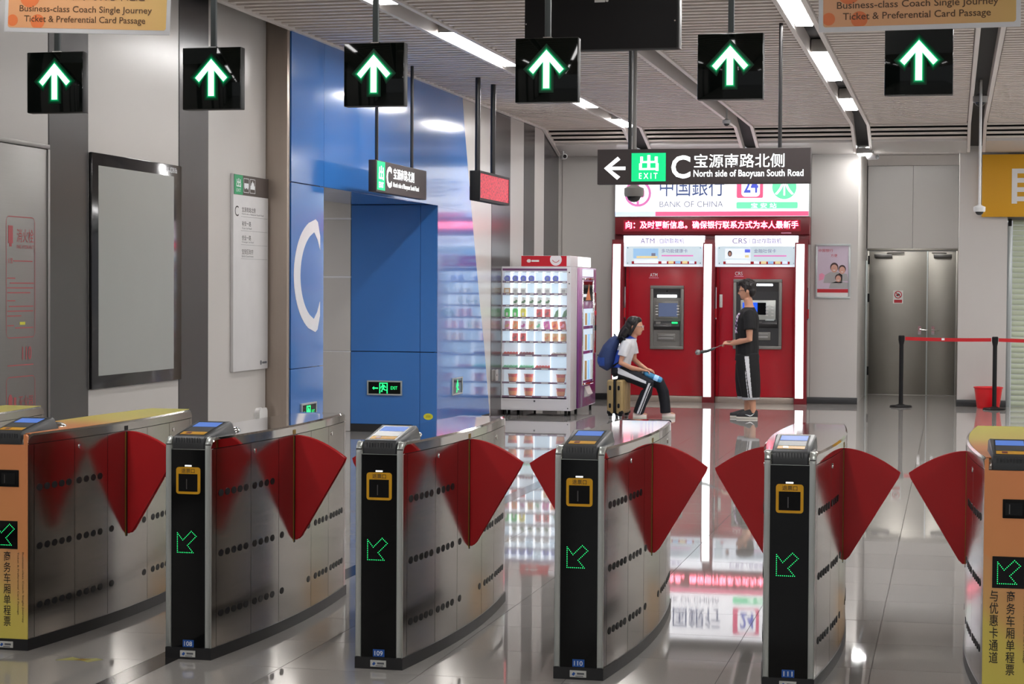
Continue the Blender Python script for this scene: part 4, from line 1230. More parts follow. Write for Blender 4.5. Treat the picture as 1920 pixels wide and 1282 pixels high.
# ---- two cash machines
def cash_machine(x0, x1, z0, z1, label, kind):
    w, h = x1 - x0, z1 - z0
    t = thing('cash_machine', ((x0 + x1) / 2, 27.10, z0), label, 'cash machine', 'cash machines in the red surround')
    b = .045
    obj('fascia', frame_mb(-w / 2, 0, w / 2, h, b, -.045, .0), 'atm_grey', t, bevel=.008)
    obj('recess', MB().box(-w / 2 + b - .005, -.012, b - .005, w / 2 - b + .005, -.002, h - b + .005), 'atm_dark' if kind else 'atm_grey', t)
    iw = w / 2 - b
    obj('canopy', MB().prism([(-.044, h - b), (-.012, h - b - .13), (-.010, h - b)], 'yz', -iw, iw), 'atm_dark', t)
    obj('lamp_tube', MB().box(-iw * .72, -.040, h - b - (.125 if not kind else .05), iw * .72, -.020, h - b - (.085 if not kind else .015)), 'atm_lamp', t, bevel=.006)
    obj('security_camera', MB().ell((0, -.030, h - b - .035), (.014, .014, .014), 10), 'black_gloss', t)
    sz = h * (.50 if not kind else .44)
    bez = obj('screen_bezel', MB().box(-iw * .80, -.034, sz - .02, iw * .86, -.010, sz + h * .26), 'atm_grey' if not kind else 'aluminium', t, bevel=.006)
    if not kind:
        obj('screen', MB().box(-iw * .60, -.036, sz + .012, iw * .78, -.033, sz + h * .225), 'atm_screen', bez, smooth=False)
        ks = [(-iw * .74, k) for k in range(4)] + [(iw * .82, k) for k in range(4)]
    else:
        obj('screen', MB().box(-iw * .70, -.036, sz + .05, iw * .40, -.033, sz + h * .225), 'atm_screen_blue', bez, smooth=False)
        obj('screen_shade', MB().box(iw * .0, -.0375, sz + .05, iw * .40, -.0355, sz + h * .225), 'black_gloss', bez, smooth=False)
        ks = [(iw * .45, k) for k in range(4)] + [(iw * .70, k) for k in range(4)]
    for x, k in ks:
        z = sz + .035 + k * (h * .045)
        obj('key', MB().box(x - .018, -.041, z, x + .018, -.033, z + .014), 'paper_white', bez, bevel=.002)
    ct = obj('control_shelf', MB().prism([(-.075, h * .36), (-.012, h * .445), (-.010, h * .30)], 'yz', -iw * .95, iw * .95), 'atm_dark', t, bevel=.004)
    obj('card_slot', MB().box(iw * .38, -.060, h * .405, iw * .80, -.035, h * .43), 'led_green' if not kind else 'frame_silver', ct, bevel=.003)
    obj('key_pad', MB().box(-iw * .30, -.064, h * .372, iw * .22, -.045, h * .395), 'steel_dark', ct, bevel=.002)
    obj('receipt_slot', MB().box(-iw * .80, -.05, h * .385, -iw * .45, -.03, h * .43), 'atm_grey', ct, bevel=.003)
    lo = obj('cash_tray', MB().box(-iw * .72, -.030, h * .13, iw * .62, -.010, h * .245), 'atm_grey', t, bevel=.006)
    obj('tray_lip', MB().box(-iw * .62, -.038, h * .155, iw * .50, -.028, h * .185), 'silver_plastic', lo, bevel=.003)
    obj('tray_lip', MB().box(-iw * .62, -.038, h * .205, iw * .50, -.028, h * .222), 'silver_plastic', lo, bevel=.003)
    if kind:
        obj('notice', MB().box(-iw * .30, -.034, h * .20, iw * .02, -.029, h * .30), 'paper_white', t)
cash_machine(-4.205, -3.725, .746, 1.65, 'grey cash machine in the left red bay, lamp strip above its screen', 0)
cash_machine(-3.024, -2.342, .764, 1.747, 'grey cash machine in the right red bay, behind the standing person', 1)

# ---- framed family poster on the pillar
t = thing('framed_poster', (-1.656, YB, 1.479), 'silver framed poster of a smiling family on the pillar', 'poster')
w, h = .245, .769
obj('frame', frame_mb(-w, 0, w, h, .03, -.022, 0), 'frame_silver', t, bevel=.004)
obj('sheet', MB().box(-w + .028, -.010, .028, w - .028, -.002, h - .028), 'poster_lilac', t, smooth=False)
obj('lower_margin', MB().box(-w + .03, -.0112, .03, w - .03, -.009, .085), 'paper_white', t, smooth=False)
obj('red_band', MB().box(-w + .032, -.0122, .085, w - .032, -.010, .135), 'vend_red', t, smooth=False)
text('中国银行', 'text_red', t, (-.20, -.0118, h - .115), .20, .042)
text('方便', 'text_red', t, (-.03, -.0118, h - .185), .09, .042)
def person_print(cx, cz, r, body):
    f = obj('print_body', MB().prism([(cx + u * r, cz + v * r) for u, v in body], 'xz', -.0125, -.010), 'photo_grey', t, smooth=False)
    obj('print_hair', MB().prism([(cx + r * .92 * cos(q * pi / 10), cz + r * (.18 + 1.05 * sin(q * pi / 10))) for q in range(20)], 'xz', -.0132, -.012), 'photo_hair', f, smooth=False)
    obj('print_face', MB().prism([(cx + r * .74 * cos(q * pi / 10), cz + r * (-.12 + .92 * sin(q * pi / 10))) for q in range(20)], 'xz', -.0140, -.0128), 'photo_skin', f, smooth=False)
    obj('print_smile', MB().prism([(cx + r * .3 * cos(pi + q * pi / 8), cz + r * (-.42 + .2 * sin(pi + q * pi / 8))) for q in range(9)], 'xz', -.0146, -.0138), 'paper_white', f, smooth=False)
body = [(-2.4, -3.4), (-2.0, -1.6), (-.9, -.9), (.9, -.9), (1.8, -1.6), (1.8, -3.4)]
person_print(.02, .43, .062, body)
person_print(.130, .405, .056, [(-1.2, -2.8), (-1.4, -1.2), (-.6, -.8), (1.2, -1.0), (1.5, -2.8)])
person_print(.078, .285, .050, [(-2.6, -2.8), (-2.2, -1.5), (-.8, -.9), (.8, -.9), (2.8, -1.2), (2.6, -2.8)])
obj('flower_print', MB().prism([(-.19, .25), (-.13, .27), (-.11, .33), (-.15, .36), (-.19, .34)], 'xz', -.0120, -.010), 'snack_pink', t, smooth=False)

# ---- yellow shop sign, roller shutter
t = thing('shop_sign', (.364, 27.20, 2.617), 'yellow shop sign with white character at the right edge', 'shop sign')
obj('panel', MB().box(0, 0, 0, 2.3, .07, .855), 'yellow_sign', t, bevel=.006)
text('自', 'paper_white', t, (.395, -.004, .18), .46, .56, bold=0.0200)
t = thing('roller_shutter', (.79, 27.55, 0), 'pale green roller shutter at the right edge below the yellow sign', 'shutter')
sl = MB().prism([(0, .002), (-.012, .018), (-.014, .045), (-.004, .070), (.004, .070), (.004, .002)], 'yz', 0, 1.8).mesh('slat')
sl.materials.append(MATS['shutter'])
for k in range(35):
    share('slat', sl, t, (0, 0, .074 * k))
obj('guide_rail', MB().box(-.072, -.05, 0, -.012, .05, 2.55), 'frame_silver', t, bevel=.004)
obj('end_cap', MB().box(-.06, -.06, 2.50, -.015, .02, 2.60), 'black_matte', t, bevel=.006)

# ---- stanchions with red belt, red bucket
def stanchion(x, y, tx, ty, label):
    t = thing('belt_stanchion', (x, y, 0), label, 'stanchion', 'black belt stanchions')
    obj('base_disc', MB().lathe([(.15, 0), (.152, .012), (.14, .024), (.06, .032), (.032, .045)], n=28), 'black_satin', t)
    obj('post', MB().tube([(0, 0, .03), (0, 0, .88)], .029, 16), 'black_satin', t)
    obj('head', MB().lathe([(.030, .86), (.038, .90), (.042, .925), (.042, .975), (.034, .985)], n=16), 'black_satin', t)
    b = MB()
    d = Vector((tx - x, ty - y, 0)); n = 10
    rings = []
    nrm = Vector((-d.y, d.x, 0)).normalized() * .001
    for k in range(n + 1):
        p = d * (.04 + .92 * k / n) * 1.0
        sag = -.008 * sin(pi * k / n)
        rings.append([tuple(p + nrm + Vector((0, 0, .918 + sag))), tuple(p + nrm + Vector((0, 0, .966 + sag))), tuple(p - nrm + Vector((0, 0, .966 + sag))), tuple(p - nrm + Vector((0, 0, .918 + sag)))])
    bo = obj('belt', b.loft(rings), 'belt_red', t)
    m = d * .45
    obj('belt_mark', MB().box(m.x - .022, m.y - .004, .925, m.x + .018, m.y - .0015, .955), 'text_white', bo)
    return t
stanchion(-.688, 26.86, .553, 26.66, 'black belt stanchion in front of the steel doors')
stanchion(.553, 26.66, 1.70, 26.45, 'black belt stanchion in front of the red bucket')
t = thing('bucket', (.478, 26.98, 0), 'bright red plastic bucket against the pillar behind a stanchion', 'bucket')
obj('pail', MB().lathe([(.145, 0), (.150, .006), (.186, .272), (.197, .276), (.199, .290), (.190, .292), (.182, .280), (.145, .012), (.02, .010)], n=32), 'bucket_red', t)
obj('bail_handle', MB().tube([(.19 * cos(a), .19 * sin(a) * .2 - .14 * sin(a), .285 - .02 * sin(a)) for a in [pi * k / 12 for k in range(13)]], .0035, 6), 'steel_dark', t)

# ================================================================== CAMERAS
def dome_cam(loc, label, r, pole=0.0, up=None):
    t = thing('dome_camera', loc, label, 'security camera')
    obj('body', MB().lathe([(r, 0), (r * 1.08, r * .25), (r * 1.08, r * .9), (r * .5, r * 1.15), (r * .3, r * 1.3)], n=22), 'cam_white' if up is None else up, t)
    obj('dome', MB().lathe([(.004, -r * .62), (r * .3, -r * .58), (r * .62, -r * .36), (r * .78, 0), (r * .78, .01)], n=20), 'cam_dome', t)
    if pole: obj('pole', MB().tube([(0, 0, r * 1.2), (0, 0, pole)], r * .24, 12), 'cam_white' if up is None else up, t)
dome_cam((.268, 21.9, 2.475), 'white dome camera at the end of a long pole near the yellow sign', .060, pole=1.455)
dome_cam((.262, 22.0, 3.69), 'grey dome camera inside the dark ceiling channel at the right', .075, pole=.24, up='cam_grey')
dome_cam((-2.832, 24.41, 3.70), 'small white dome camera under the ceiling channel above the big exit sign', .05, pole=.23)
dome_cam((-2.795, 17.0, 2.425), 'grey dome camera hanging just below the big exit sign', .082, pole=1.505, up='cam_grey')
def bullet_cam(loc, label, rz):
    t = thing('bullet_camera', loc, label, 'security camera', rz=rz)
    obj('barrel', MB().tube([(0, -.11, 0), (0, -.10, .0), (0, .10, .01)], [.034, .040, .040], 14), 'cam_white', t)
    obj('lens', MB().tube([(0, -.116, 0), (0, -.108, 0)], .026, 12), 'cam_dome', t)
    obj('bracket', MB().tube([(0, .04, .03), (0, .06, .10)], .014, 8).box(-.04, .03, .09, .04, .10, .11), 'cam_white', t)
bullet_cam((-5.40, 26.70, 3.46), 'white bullet camera at the ceiling corner above the striped wall', radians(20))
bullet_cam((-1.10, 26.80, 3.42), 'small white bullet camera beside the lamp over the poster', radians(35))

# ================================================================== VENDING CORNER
VX0, VX1, VY = -5.567, -4.652, 23.517
t = thing('snack_cabinet', ((VX0 + VX1) / 2, VY, 0), 'white snack vending cabinet with lit compartments facing the gates', 'vending machine')
cxv = (VX0 + VX1) / 2
L_ = lambda x: x - cxv
GX0, GX1 = L_(-5.530), L_(-4.703)
RB = [1.672, 1.520, 1.372, 1.222, 1.068, .918, .750, .582, .406, .232]
zt0 = 1.806
fr = MB().box(L_(VX0), 0, .07, GX0, .33, 1.872).box(GX1, 0, .07, L_(VX1), .33, 1.872).box(GX0, 0, .07, GX1, .33, .215).box(GX0, 0, zt0 + .012, GX1, .33, 1.872).box(GX0, .20, .2, GX1, .33, 1.83)
obj('cabinet', fr, 'vend_white', t)
obj('top_label', MB().box(GX0, -.002, 1.822, GX1, .001, 1.848), 'vend_rail', t)
obj('lower_door', frame_mb(L_(-5.54), .085, L_(-4.69), .205, .006, -.004, .001), 'vend_white', t)
obj('lock', MB().prism([(.012 * cos(q * pi / 6), .185 + .012 * sin(q * pi / 6)) for q in range(12)], 'xz', -.006, .002), 'steel_dark', t)
for x, z in ((L_(-4.675), 1.80), (L_(-4.675), 1.66), (L_(-4.685), .10)):
    obj('bolt', MB().prism([(x + .008 * cos(q * pi / 4), z + .008 * sin(q * pi / 4)) for q in range(8)], 'xz', -.004, .002), 'black_matte', t)
for x in (L_(-5.50), L_(-4.72)):
    for y in (.06, .28):
        obj('foot', MB().tube([(x, y, 0), (x, y, .075)], .018, 8), 'black_matte', t)
obj('latch', MB().box(L_(VX0) - .012, -.01, 1.17, L_(VX0) + .01, .03, 1.23), 'steel_dark', t)
rows = []
top = zt0
for k, zb in enumerate(RB):
    ncol = 8 if k < 6 else 4
    cw = (GX1 - GX0) / ncol
    obj('shelf', MB().box(GX0, .004, zb, GX1, .20, zb + .010), 'vend_white', t)
    obj('price_rail', MB().box(GX0 + .002, -.004, zb - .004, GX1 - .002, .004, zb + .020), 'vend_rail', t)
    rows.append((zb + .020, top - .008, ncol, cw))
    for c in range(ncol):
        x0 = GX0 + c * cw
        lit = 'vend_cell_blue' if (k, c) in ((0, 4), (0, 7), (1, 3), (1, 6), (2, 0), (3, 3), (5, 0), (5, 3), (5, 4), (6, 2), (7, 3), (8, 2), (9, 2)) else 'vend_cell'
        obj('compartment', MB().box(x0 + .004, .10 if lit == 'vend_cell' else .012, zb + .012, x0 + cw - .004, .198, top - .006), lit, t, smooth=False)
        obj('price_tag', MB().box(x0 + cw * .45, -.0055, zb + .001, x0 + cw * .88, -.003, zb + .014), 'paper_white', t)
        if c: obj('divider', MB().box(x0 - .003, .002, zb + .01, x0 + .003, .20, top), 'vend_strip', t)
    top = zb - .004
obj('glass_pane', MB().box(GX0, -.0085, .235, GX1, -.007, 1.82), 'glass', t)
# snacks: one object each
def cell(r, c):
    z0, z1, n, cw = rows[r]
    return cxv + GX0 + (c + .5) * cw, VY + .055, z0 - .010, z1 - z0, cw
def snack(kind, r, c, cols, label, grp, lean=0.0):
    x, y, z, h, cw = cell(r, c)
    t = thing(kind, (x, y, z), label, 'snack', grp, ry=lean)
    t.scale = (1.12, 1.0, 1.12) if kind in ('snack_pouch', 'noodle_cup') else (1.18, 1.0, 1.18)
    if kind == 'snack_tin':
        obj('tin', MB().tube([(0, -.022, .034), (0, .022, .034)], [.032, .032], 16), cols[0], t)
        obj('label_disc', MB().tube([(0, -.0245, .034), (0, -.0225, .034)], [.018, .018], 14), cols[1], t)
    elif kind == 'snack_box':
        obj('carton', MB().box(-.034, -.02, 0, .034, .02, h * .52), cols[0], t, bevel=.002)
        obj('panel_print', MB().box(-.020, -.0212, h * .12, .020, -.0195, h * .40), cols[1], t)
    elif kind == 'snack_pouch':
        rings = []
        for k in range(7):
            u = k / 6; zz = h * .80 * u
            th = .004 + .026 * sin(pi * (.12 + .78 * u)); ww = .036 - .006 * abs(u - .5)
            rings.append([(ww * cos(q * pi / 6), th * sin(q * pi / 6), zz) for q in range(12)])
        obj('pouch', MB().loft(rings), cols[0], t)
        obj('print_patch', MB().prism([(-.020, h * .22), (.012, h * .26), (.024, h * .50), (.006, h * .60), (-.004, h * .44), (-.022, h * .40)], 'xz', -.0300, -.0240), cols[1], t)
    elif kind == 'drink_carton':
        obj('carton', MB().box(-.028, -.02, 0, .028, .02, h * .62).prism([(-.028, h * .62), (.028, h * .62), (.014, h * .80), (-.014, h * .80)], 'xz', -.018, .018), cols[0], t, bevel=.002)
        obj('panel_print', MB().box(-.012, -.0212, h * .15, .012, -.0195, h * .45), cols[1], t)
    elif kind == 'snack_bottle':
        obj('bottle', MB().lathe([(.020, 0), (.022, h * .1), (.022, h * .55), (.010, h * .72), (.009, h * .80)], n=14), cols[0], t)
        obj('cap', MB().lathe([(.011, h * .80), (.011, h * .88)], n=12), cols[1], t)
    elif kind == 'snack_tray':
        obj('tray', MB().prism(rrect(-.085, -.03, .085, .03, .01), 'xy', 0, .018), cols[0], t, bevel=.003)
        pc = MB()
        for k in range(5): pc.ell((-.064 + .032 * k, 0, .022), (.017, .024, .014), 10)
        tag(obj('pieces', pc, cols[1], t), kind='stuff')
    else:   # noodle cup
        obj('cup', MB().lathe([(.036, 0), (.038, .004), (.052, h * .62), (.056, h * .64), (.056, h * .67)], (.02, 0, 0), 20), cols[0], t)
        obj('label_band', MB().lathe([(.0425, h * .10), (.0500, h * .42)], (.02, 0, 0), 20), cols[1], t)
        obj('lid', MB().lathe([(.056, h * .67), (.054, h * .69), (.005, h * .69)], (.02, 0, 0), 20), 'snack_white', t)
g = 'snacks in the vending cabinet'
for c in (0, 1, 2, 3, 5, 6): snack('snack_tin', 0, c, ('snack_blue', 'print_navy'), 'round blue tin in the top row of the snack cabinet', 'blue tins, top row')
snack('snack_box', 1, 0, ('snack_tan', 'snack_white'), 'beige carton at the left of the second cabinet row', g)
for c in (1, 2, 4, 5, 7): snack('snack_box', 1, c, ('snack_white', 'photo_grey'), 'small white carton in the second row of the snack cabinet', 'white cartons, second row')
for c in (1, 2, 3, 4, 5): snack('snack_pouch', 2, c, ('snack_white', 'snack_leaf'), 'white packet in the third row of the snack cabinet', 'white packets, third row', radians(8))
for c in (0, 1): snack('drink_carton', 3, c, ('snack_green', 'snack_white'), 'bright green drink pack at the left of the fourth row', 'green drink packs')
snack('drink_carton', 3, 2, ('snack_yellow', 'snack_white'), 'yellow drink pack beside the green ones', g)
for c in (4, 5): snack('snack_pouch', 3, c, ('snack_red', 'snack_maroon'), 'red pouch in the fourth row of the snack cabinet', 'red pouches, fourth row')
for c in (6, 7): snack('snack_bottle', 3, c, ('snack_leaf', 'snack_white'), 'leaning dark green bottle at the right of the fourth row', 'green bottles, fourth row', radians(22))
for c, (a, b, nm) in enumerate((('snack_pink', 'snack_tan', 'pink'), ('snack_orange', 'snack_tan', 'orange and tan'), ('poster_lilac', 'snack_magenta', 'lilac'), ('snack_tan', 'snack_orange', 'tan'), ('snack_white', 'snack_mint', 'white and mint'), ('snack_magenta', 'snack_pink', 'magenta'), ('snack_orange', 'snack_red', 'orange and red'), ('snack_red', 'snack_pink', 'red'))):
    snack('snack_pouch', 4, c, (a, b), '%s snack pouch in the fifth row of the cabinet' % nm, g, radians(-8 if c > 3 else 5))
for c in (1, 2): snack('snack_pouch', 5, c, ('snack_red', 'snack_maroon'), 'red bag at the left of the sixth cabinet row', 'red bags, sixth row')
for c in (5, 6, 7): snack('snack_pouch', 5, c, ('snack_tan', 'snack_orange'), 'tan bag at the right of the sixth cabinet row', 'tan bags, sixth row')
snack('snack_tray', 6, 0, ('snack_red', 'snack_red'), 'flat red sausage tray in the seventh row', g)
snack('snack_tray', 6, 1, ('snack_maroon', 'snack_maroon'), 'flat maroon tray in the middle of the seventh row', g)
snack('snack_tray', 6, 3, ('snack_maroon', 'snack_white'), 'maroon and white tray at the right of the seventh row', g)
for c in (0, 1): snack('snack_tray', 7, c, ('snack_mint', 'snack_mint'), 'flat green tray in the eighth row of the cabinet', 'green trays')
snack('snack_tray', 7, 2, ('snack_red', 'snack_red'), 'flat red tray in the eighth row of the cabinet', g)
for r, nm in ((8, 'ninth'), (9, 'bottom')):
    for c in (0, 1, 3): snack('noodle_cup', r, c, ('snack_red', 'snack_orange'), 'red noodle cup in the %s row of the snack cabinet' % nm, 'noodle cups, %s row' % nm)

# purple drinks machine behind the cabinet, facing the hall
t = thing('vending_machine', (-5.0, 24.47, 0), 'purple vending machine with silver framed window behind the white cabinet', 'vending machine')
px = .385
obj('body', MB().box(-.48, -.60, .07, px - .03, .58, 1.868), 'vend_white', t, bevel=.008)
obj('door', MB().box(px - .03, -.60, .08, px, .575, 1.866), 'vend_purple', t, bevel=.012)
obj('silver_frame', frame_mb(-.42, .36, .33, 1.74, .03, px - .004, px + .018, 'yz'), 'chrome', t, bevel=.006)
obj('picture_screen', MB().box(px, -.38, 1.44, px + .010, .30, 1.69), 'black_gloss', t)
obj('flame_print', MB().prism([(-.2, 1.45), (.15, 1.45), (.05, 1.55), (.02, 1.66), (-.08, 1.56)], 'yz', px + .009, px + .0115), 'snack_orange', t)
for a, b in ((1.12, 1.34), (.80, 1.08), (.42, .76)):
    w_ = obj('display_window', MB().box(px, -.38, a, px + .008, .29, b), 'vend_cell_blue', t)
    for k in range(3):
        obj('shown_product', MB().tube([(px + .010, -.22 + .2 * k, a + .01), (px + .010, -.22 + .2 * k, a + (b - a) * .75)], .022, 8), ('snack_tan', 'print_sky', 'snack_white')[k], w_)
obj('top_light', MB().box(px, -.40, 1.755, px + .006, .34, 1.85), 'panel_white_lit', t)
obj('coin_panel', MB().box(px, .38, .75, px + .012, .54, 1.55), 'chrome', t, bevel=.004)
obj('coin_slot', MB().box(px + .010, .42, 1.05, px + .020, .50, 1.12), 'black_matte', t)
obj('bill_slot', MB().box(px + .010, .41, 1.25, px + .022, .51, 1.31), 'vend_red', t, bevel=.003)
obj('pickup_flap', MB().prism([(px, .20), (px + .05, .24), (px + .005, .34), (px, .34)], 'xz', -.22, .12), 'paper_white', t)
for y in (-.5, .5):
    for x in (-.42, .33):
        obj('foot', MB().tube([(x, y, 0), (x, y, .08)], .018, 8), 'black_matte', t)
# header box on top
t = thing('vending_header', (-5.0, 23.56, 1.874), 'red header box with white smile on top of the snack cabinet', 'vending header')
obj('box', MB().box(-.30, 0, .0, .33, 1.36, .135), 'vend_white', t, bevel=.006)
obj('red_face', MB().box(-.298, -.004, .003, .282, .001, .133), 'vend_red', t, smooth=False)
ds = obj('smile_disc', MB().prism([(.145 + .075 * cos(a), max(.004, .085 + .075 * sin(a)) if sin(a) < 0 else min(.132, .085 + .075 * sin(a))) for a in [2 * pi * q / 28 for q in range(28)]], 'xz', -.0055, -.003), 'vend_white', t, smooth=False)
obj('smile_line', MB().tube([(.145 + .045 * cos(a), -.0065, .098 + .045 * sin(a)) for a in [radians(200 + 14 * k) for k in range(11)]], .004, 6), 'vend_red', ds)
obj('logo_mark', MB().prism([(-.20 + .03 * cos(q * pi / 3), .07 + .024 * sin(q * pi / 3)) for q in range(6)], 'xz', -.0055, -.003).box(-.165, -.0055, .058, -.07, -.003, .082), 'snack_white', t, smooth=False)
obj('side_light', MB().box(.329, .50, .008, .336, 1.35, .128), 'vend_glow', t, smooth=False)
# ================================================================== PEOPLE
def ring_x(mb, path, n=16):
    return mb.tube([p[:3] for p in path], [(p[3], p[4]) for p in path], n)
def hand(mb, wrist, knuckle, curl_to, thumb, side_y, r=.0085):
    """palm slab from wrist to knuckles, four bent fingers of unequal length and a thumb leaving the side of the palm"""
    w, k, c = Vector(wrist), Vector(knuckle), Vector(curl_to)
    mb.tube([w, (w + k) / 2, k], [(.026, .016), (.036, .016), (.034, .014)], 10)
    ax = Vector((0, 1, 0))
    for i, ln in enumerate((.92, 1.05, 1.0, .80)):
        off = ax * (-.027 + .018 * i)
        a = k + off * .9
        mid = k + (c - k) * .55 * ln + off + Vector((0, 0, .006))
        end = k + (c - k) * ln * .9 + off + Vector((0, 0, -.022))
        tip = end + (w - k).normalized() * .020 * ln + Vector((0, 0, -.006))
        mb.tube([a, mid, end, tip], [r, r, r * .9, r * .72], 7)
    th = Vector(thumb)
    s = (w + k) / 2 + ax * (-.028 * side_y)
    mb.tube([s, (s + th) / 2 + ax * (-.010 * side_y), th], [r * 1.15, r * 1.1, r * .8], 7)
def face_details(t, c, d, glass='glasses_dark'):
    """eyes, lips and spectacles on the facing side; d = -1 faces -x, +1 faces +x"""
    x, z = c
    for s in (-1, 1):
        obj('eye', MB().ell((x + d * .083, s * .031, z + .004), (.006, .012, .006), 10), 'text_white', t)
        obj('pupil', MB().ell((x + d * .0875, s * .031, z + .004), (.003, .006, .006), 8), 'hair', t)
        rim = [(x + d * .100, s * .033 + .023 * cos(a), z + .002 + .017 * sin(a)) for a in [2 * pi * q / 16 for q in range(17)]]
        obj('glasses_rim', MB().tube(rim, .0022, 6), glass, t)
        obj('glasses_arm', MB().tube([(x + d * .100, s * .057, z + .006), (x + d * .02, s * .078, z + .004), (x - d * .02, s * .080, z - .006)], .0024, 6), glass, t)
    obj('glasses_bridge', MB().tube([(x + d * .101, -.011, z + .006), (x + d * .103, 0, z + .009), (x + d * .101, .011, z + .006)], .0022, 6), glass, t)
    obj('mouth', MB().ell((x + d * .084, 0, z - .064), (.006, .020, .005), 10), 'snack_maroon', t)
def head(mb, x, z, d):
    mb.ell((x, 0, z + .012), (.092, .075, .108), 20)
    mb.ell((x + d * .030, 0, z - .055), (.056, .055, .058), 16)
    mb.ell((x + d * .052, 0, z - .088), (.026, .028, .020), 12)
    mb.tube([(x + d * .086, 0, z + .010), (x + d * .100, 0, z - .022), (x + d * .106, 0, z - .033), (x + d * .080, 0, z - .042)], [.010, .012, .013, .010], 8)
    for s in (-1, 1):
        mb.ell((x - d * .010, s * .078, z - .010), (.017, .008, .027), 10)
def shoe(name, x0, x1, y, top, t, up, sole, z0=0.0, swoosh=False, d=-1):
    """low trainer between heel x0 and toe x1"""
    n = 9; rings = []; srings = []
    for k in range(n + 1):
        u = k / n
        x = x0 + (x1 - x0) * u
        w = .034 + .014 * sin(pi * min(1, u * 1.1)) - (.016 if u > .9 else 0)
        h = top * (1.0 - .08 * u) if u < .35 else top * (1 - .08 * .35) * (1 - .62 * (u - .35) / .65) + .006
        if u < .06: h *= .8
        rings.append([(x, y + w * cos(a), z0 + .020 + max(0, sin(a)) * h - (.004 if sin(a) < 0 else 0)) for a in [2 * pi * q / 12 for q in range(12)]])
        srings.append([(x, y + (w + .004) * s_, z0 + zz) for s_, zz in ((-1, 0), (1, 0), (1, .026), (-1, .026))])
    o = obj(name, MB().loft(rings), up, t)
    obj('sole', MB().loft(srings), sole, o, bevel=.004)
    if swoosh:
        xm = x0 + (x1 - x0) * .12; L_ = abs(x1 - x0)
        pts = [(xm, .075), (xm + d * .035, .040), (xm + d * .06, .033), (xm + d * .12, .058), (xm + d * .05, .046)]
        obj('side_mark', MB().prism([(a, z0 + b) for a, b in pts], 'xz', y - .056, y - .044), 'text_white', o)
    return o

# ---- standing person at the right-hand cash machine
t = thing('person', (-2.5, 23.89, 0), 'standing person with glasses, black T-shirt and cropped black trousers, holding a stick', 'person')
b = MB()
ring_x(b, [(.02, 0, .76, .13, .10), (.02, 0, .86, .155, .110), (.015, 0, .98, .140, .100), (.012, 0, 1.12, .155, .112), (.02, 0, 1.24, .165, .112), (.03, 0, 1.32, .150, .095), (.032, 0, 1.365, .085, .070), (.026, 0, 1.40, .056, .056), (.012, 0, 1.49, .052, .054)])
head(b, .0, 1.585, -1)
for s, sx in ((-1, .0), (1, -.03)):
    sh = (.045 + sx, s * .175, 1.305); el = (.060 + sx, s * .225, .985)
    wr = (-.175, s * (.105 if s < 0 else .055), .925 if s < 0 else .945)
    b.tube([(.03 + sx, s * .11, 1.315), sh, (.055 + sx, s * .205, 1.16), el, ((el[0] + wr[0]) / 2, (el[1] + wr[1]) / 2 - s * -.01, .962), wr], [.05, .056, .048, .040, .038, .027], 12)
    kn = (-.245, s * (.062 if s < 0 else .025), .925 if s < 0 else .948)
    hand(b, wr, kn, (kn[0] - .055, kn[1] - s * .02, kn[2] - .012), (-.262, s * .02, .958), s)
for s, kx, ax in ((-1, .055, .100), (1, .005, .005)):
    b.tube([(.025, s * .075, .79), (.04 if s < 0 else .01, s * .09, .66), (kx, s * .092, .47), (kx + .02, s * .09, .33), (ax, s * .085, .11), (ax, s * .085, .055)], [.085, .082, .058, .056, .036, .038], 14)
    b.ell((ax - .045, s * .085, .045), (.085, .034, .03), 12)
remesh('body', b, 'skin', t, .0085, 4)
face_details(t, (.0, 1.585), -1)
hb = MB()
hb.ell((.020, 0, 1.640), (.100, .087, .095), 18)
hb.ell((.058, 0, 1.585), (.058, .078, .082), 16)
for k in range(44):
    a = random.uniform(-2.4, 2.4); e = random.uniform(.1, 1.3)
    p = Vector((.015 + .093 * cos(a) * cos(e), .080 * sin(a) * cos(e), 1.642 + .088 * sin(e)))
    q = p + Vector((random.uniform(-.03, .012), random.uniform(-.02, .02), random.uniform(.006, .022)))
    hb.tube([p - (q - p) * .8, p, q], [.016, .013, .003], 6)
for s in (-1, 1):
    hb.tube([(-.020, s * .074, 1.66), (-.012, s * .080, 1.60), (-.006, s * .078, 1.565)], [.02, .014, .006], 8)
for y in (-.055, -.03, -.005, .02, .045):
    hb.tube([(-.03, y, 1.705), (-.080, y * 1.05, 1.688), (-.104, y * 1.1, 1.645)], [.028, .024, .007], 8)
remesh('hair', hb, 'hair', t, .006, 2)
sb = MB()
ring_x(sb, [(.010, 0, .790, .182, .142), (.010, 0, .86, .184, .146), (.006, 0, .98, .176, .142), (.000, 0, 1.12, .182, .148), (.012, 0, 1.24, .186, .146), (.026, 0, 1.315, .168, .120), (.034, 0, 1.362, .100, .078), (.034, 0, 1.385, .066, .062)])
for s, sx in ((-1, .0), (1, -.03)):
    sb.tube([(.03 + sx, s * .12, 1.31), (.048 + sx, s * .175, 1.30), (.060 + sx, s * .205, 1.21), (.066 + sx, s * .222, 1.105)], [.066, .074, .076, .078], 14)
tee = remesh('t_shirt', sb, ['cloth_black', 'print_tee', 'text_white', 'print_mauve'], t, .006, 8)
def tee_paint(c):
    if c.x < -.055 and 1.06 < c.z < 1.31 and abs(c.y) < .125:
        h = math.sin(c.y * 97 + c.z * 61) + math.sin(c.z * 143 - c.y * 41) + math.sin(c.z * 31)
        if h > 1.0: return 2
        if h > .1: return 1
        if h > -.5: return 3
    return 0
paint(tee, tee_paint)
pb = MB()
ring_x(pb, [(.010, 0, .90, .172, .136), (.010, 0, .80, .180, .146), (.010, 0, .72, .178, .152)])
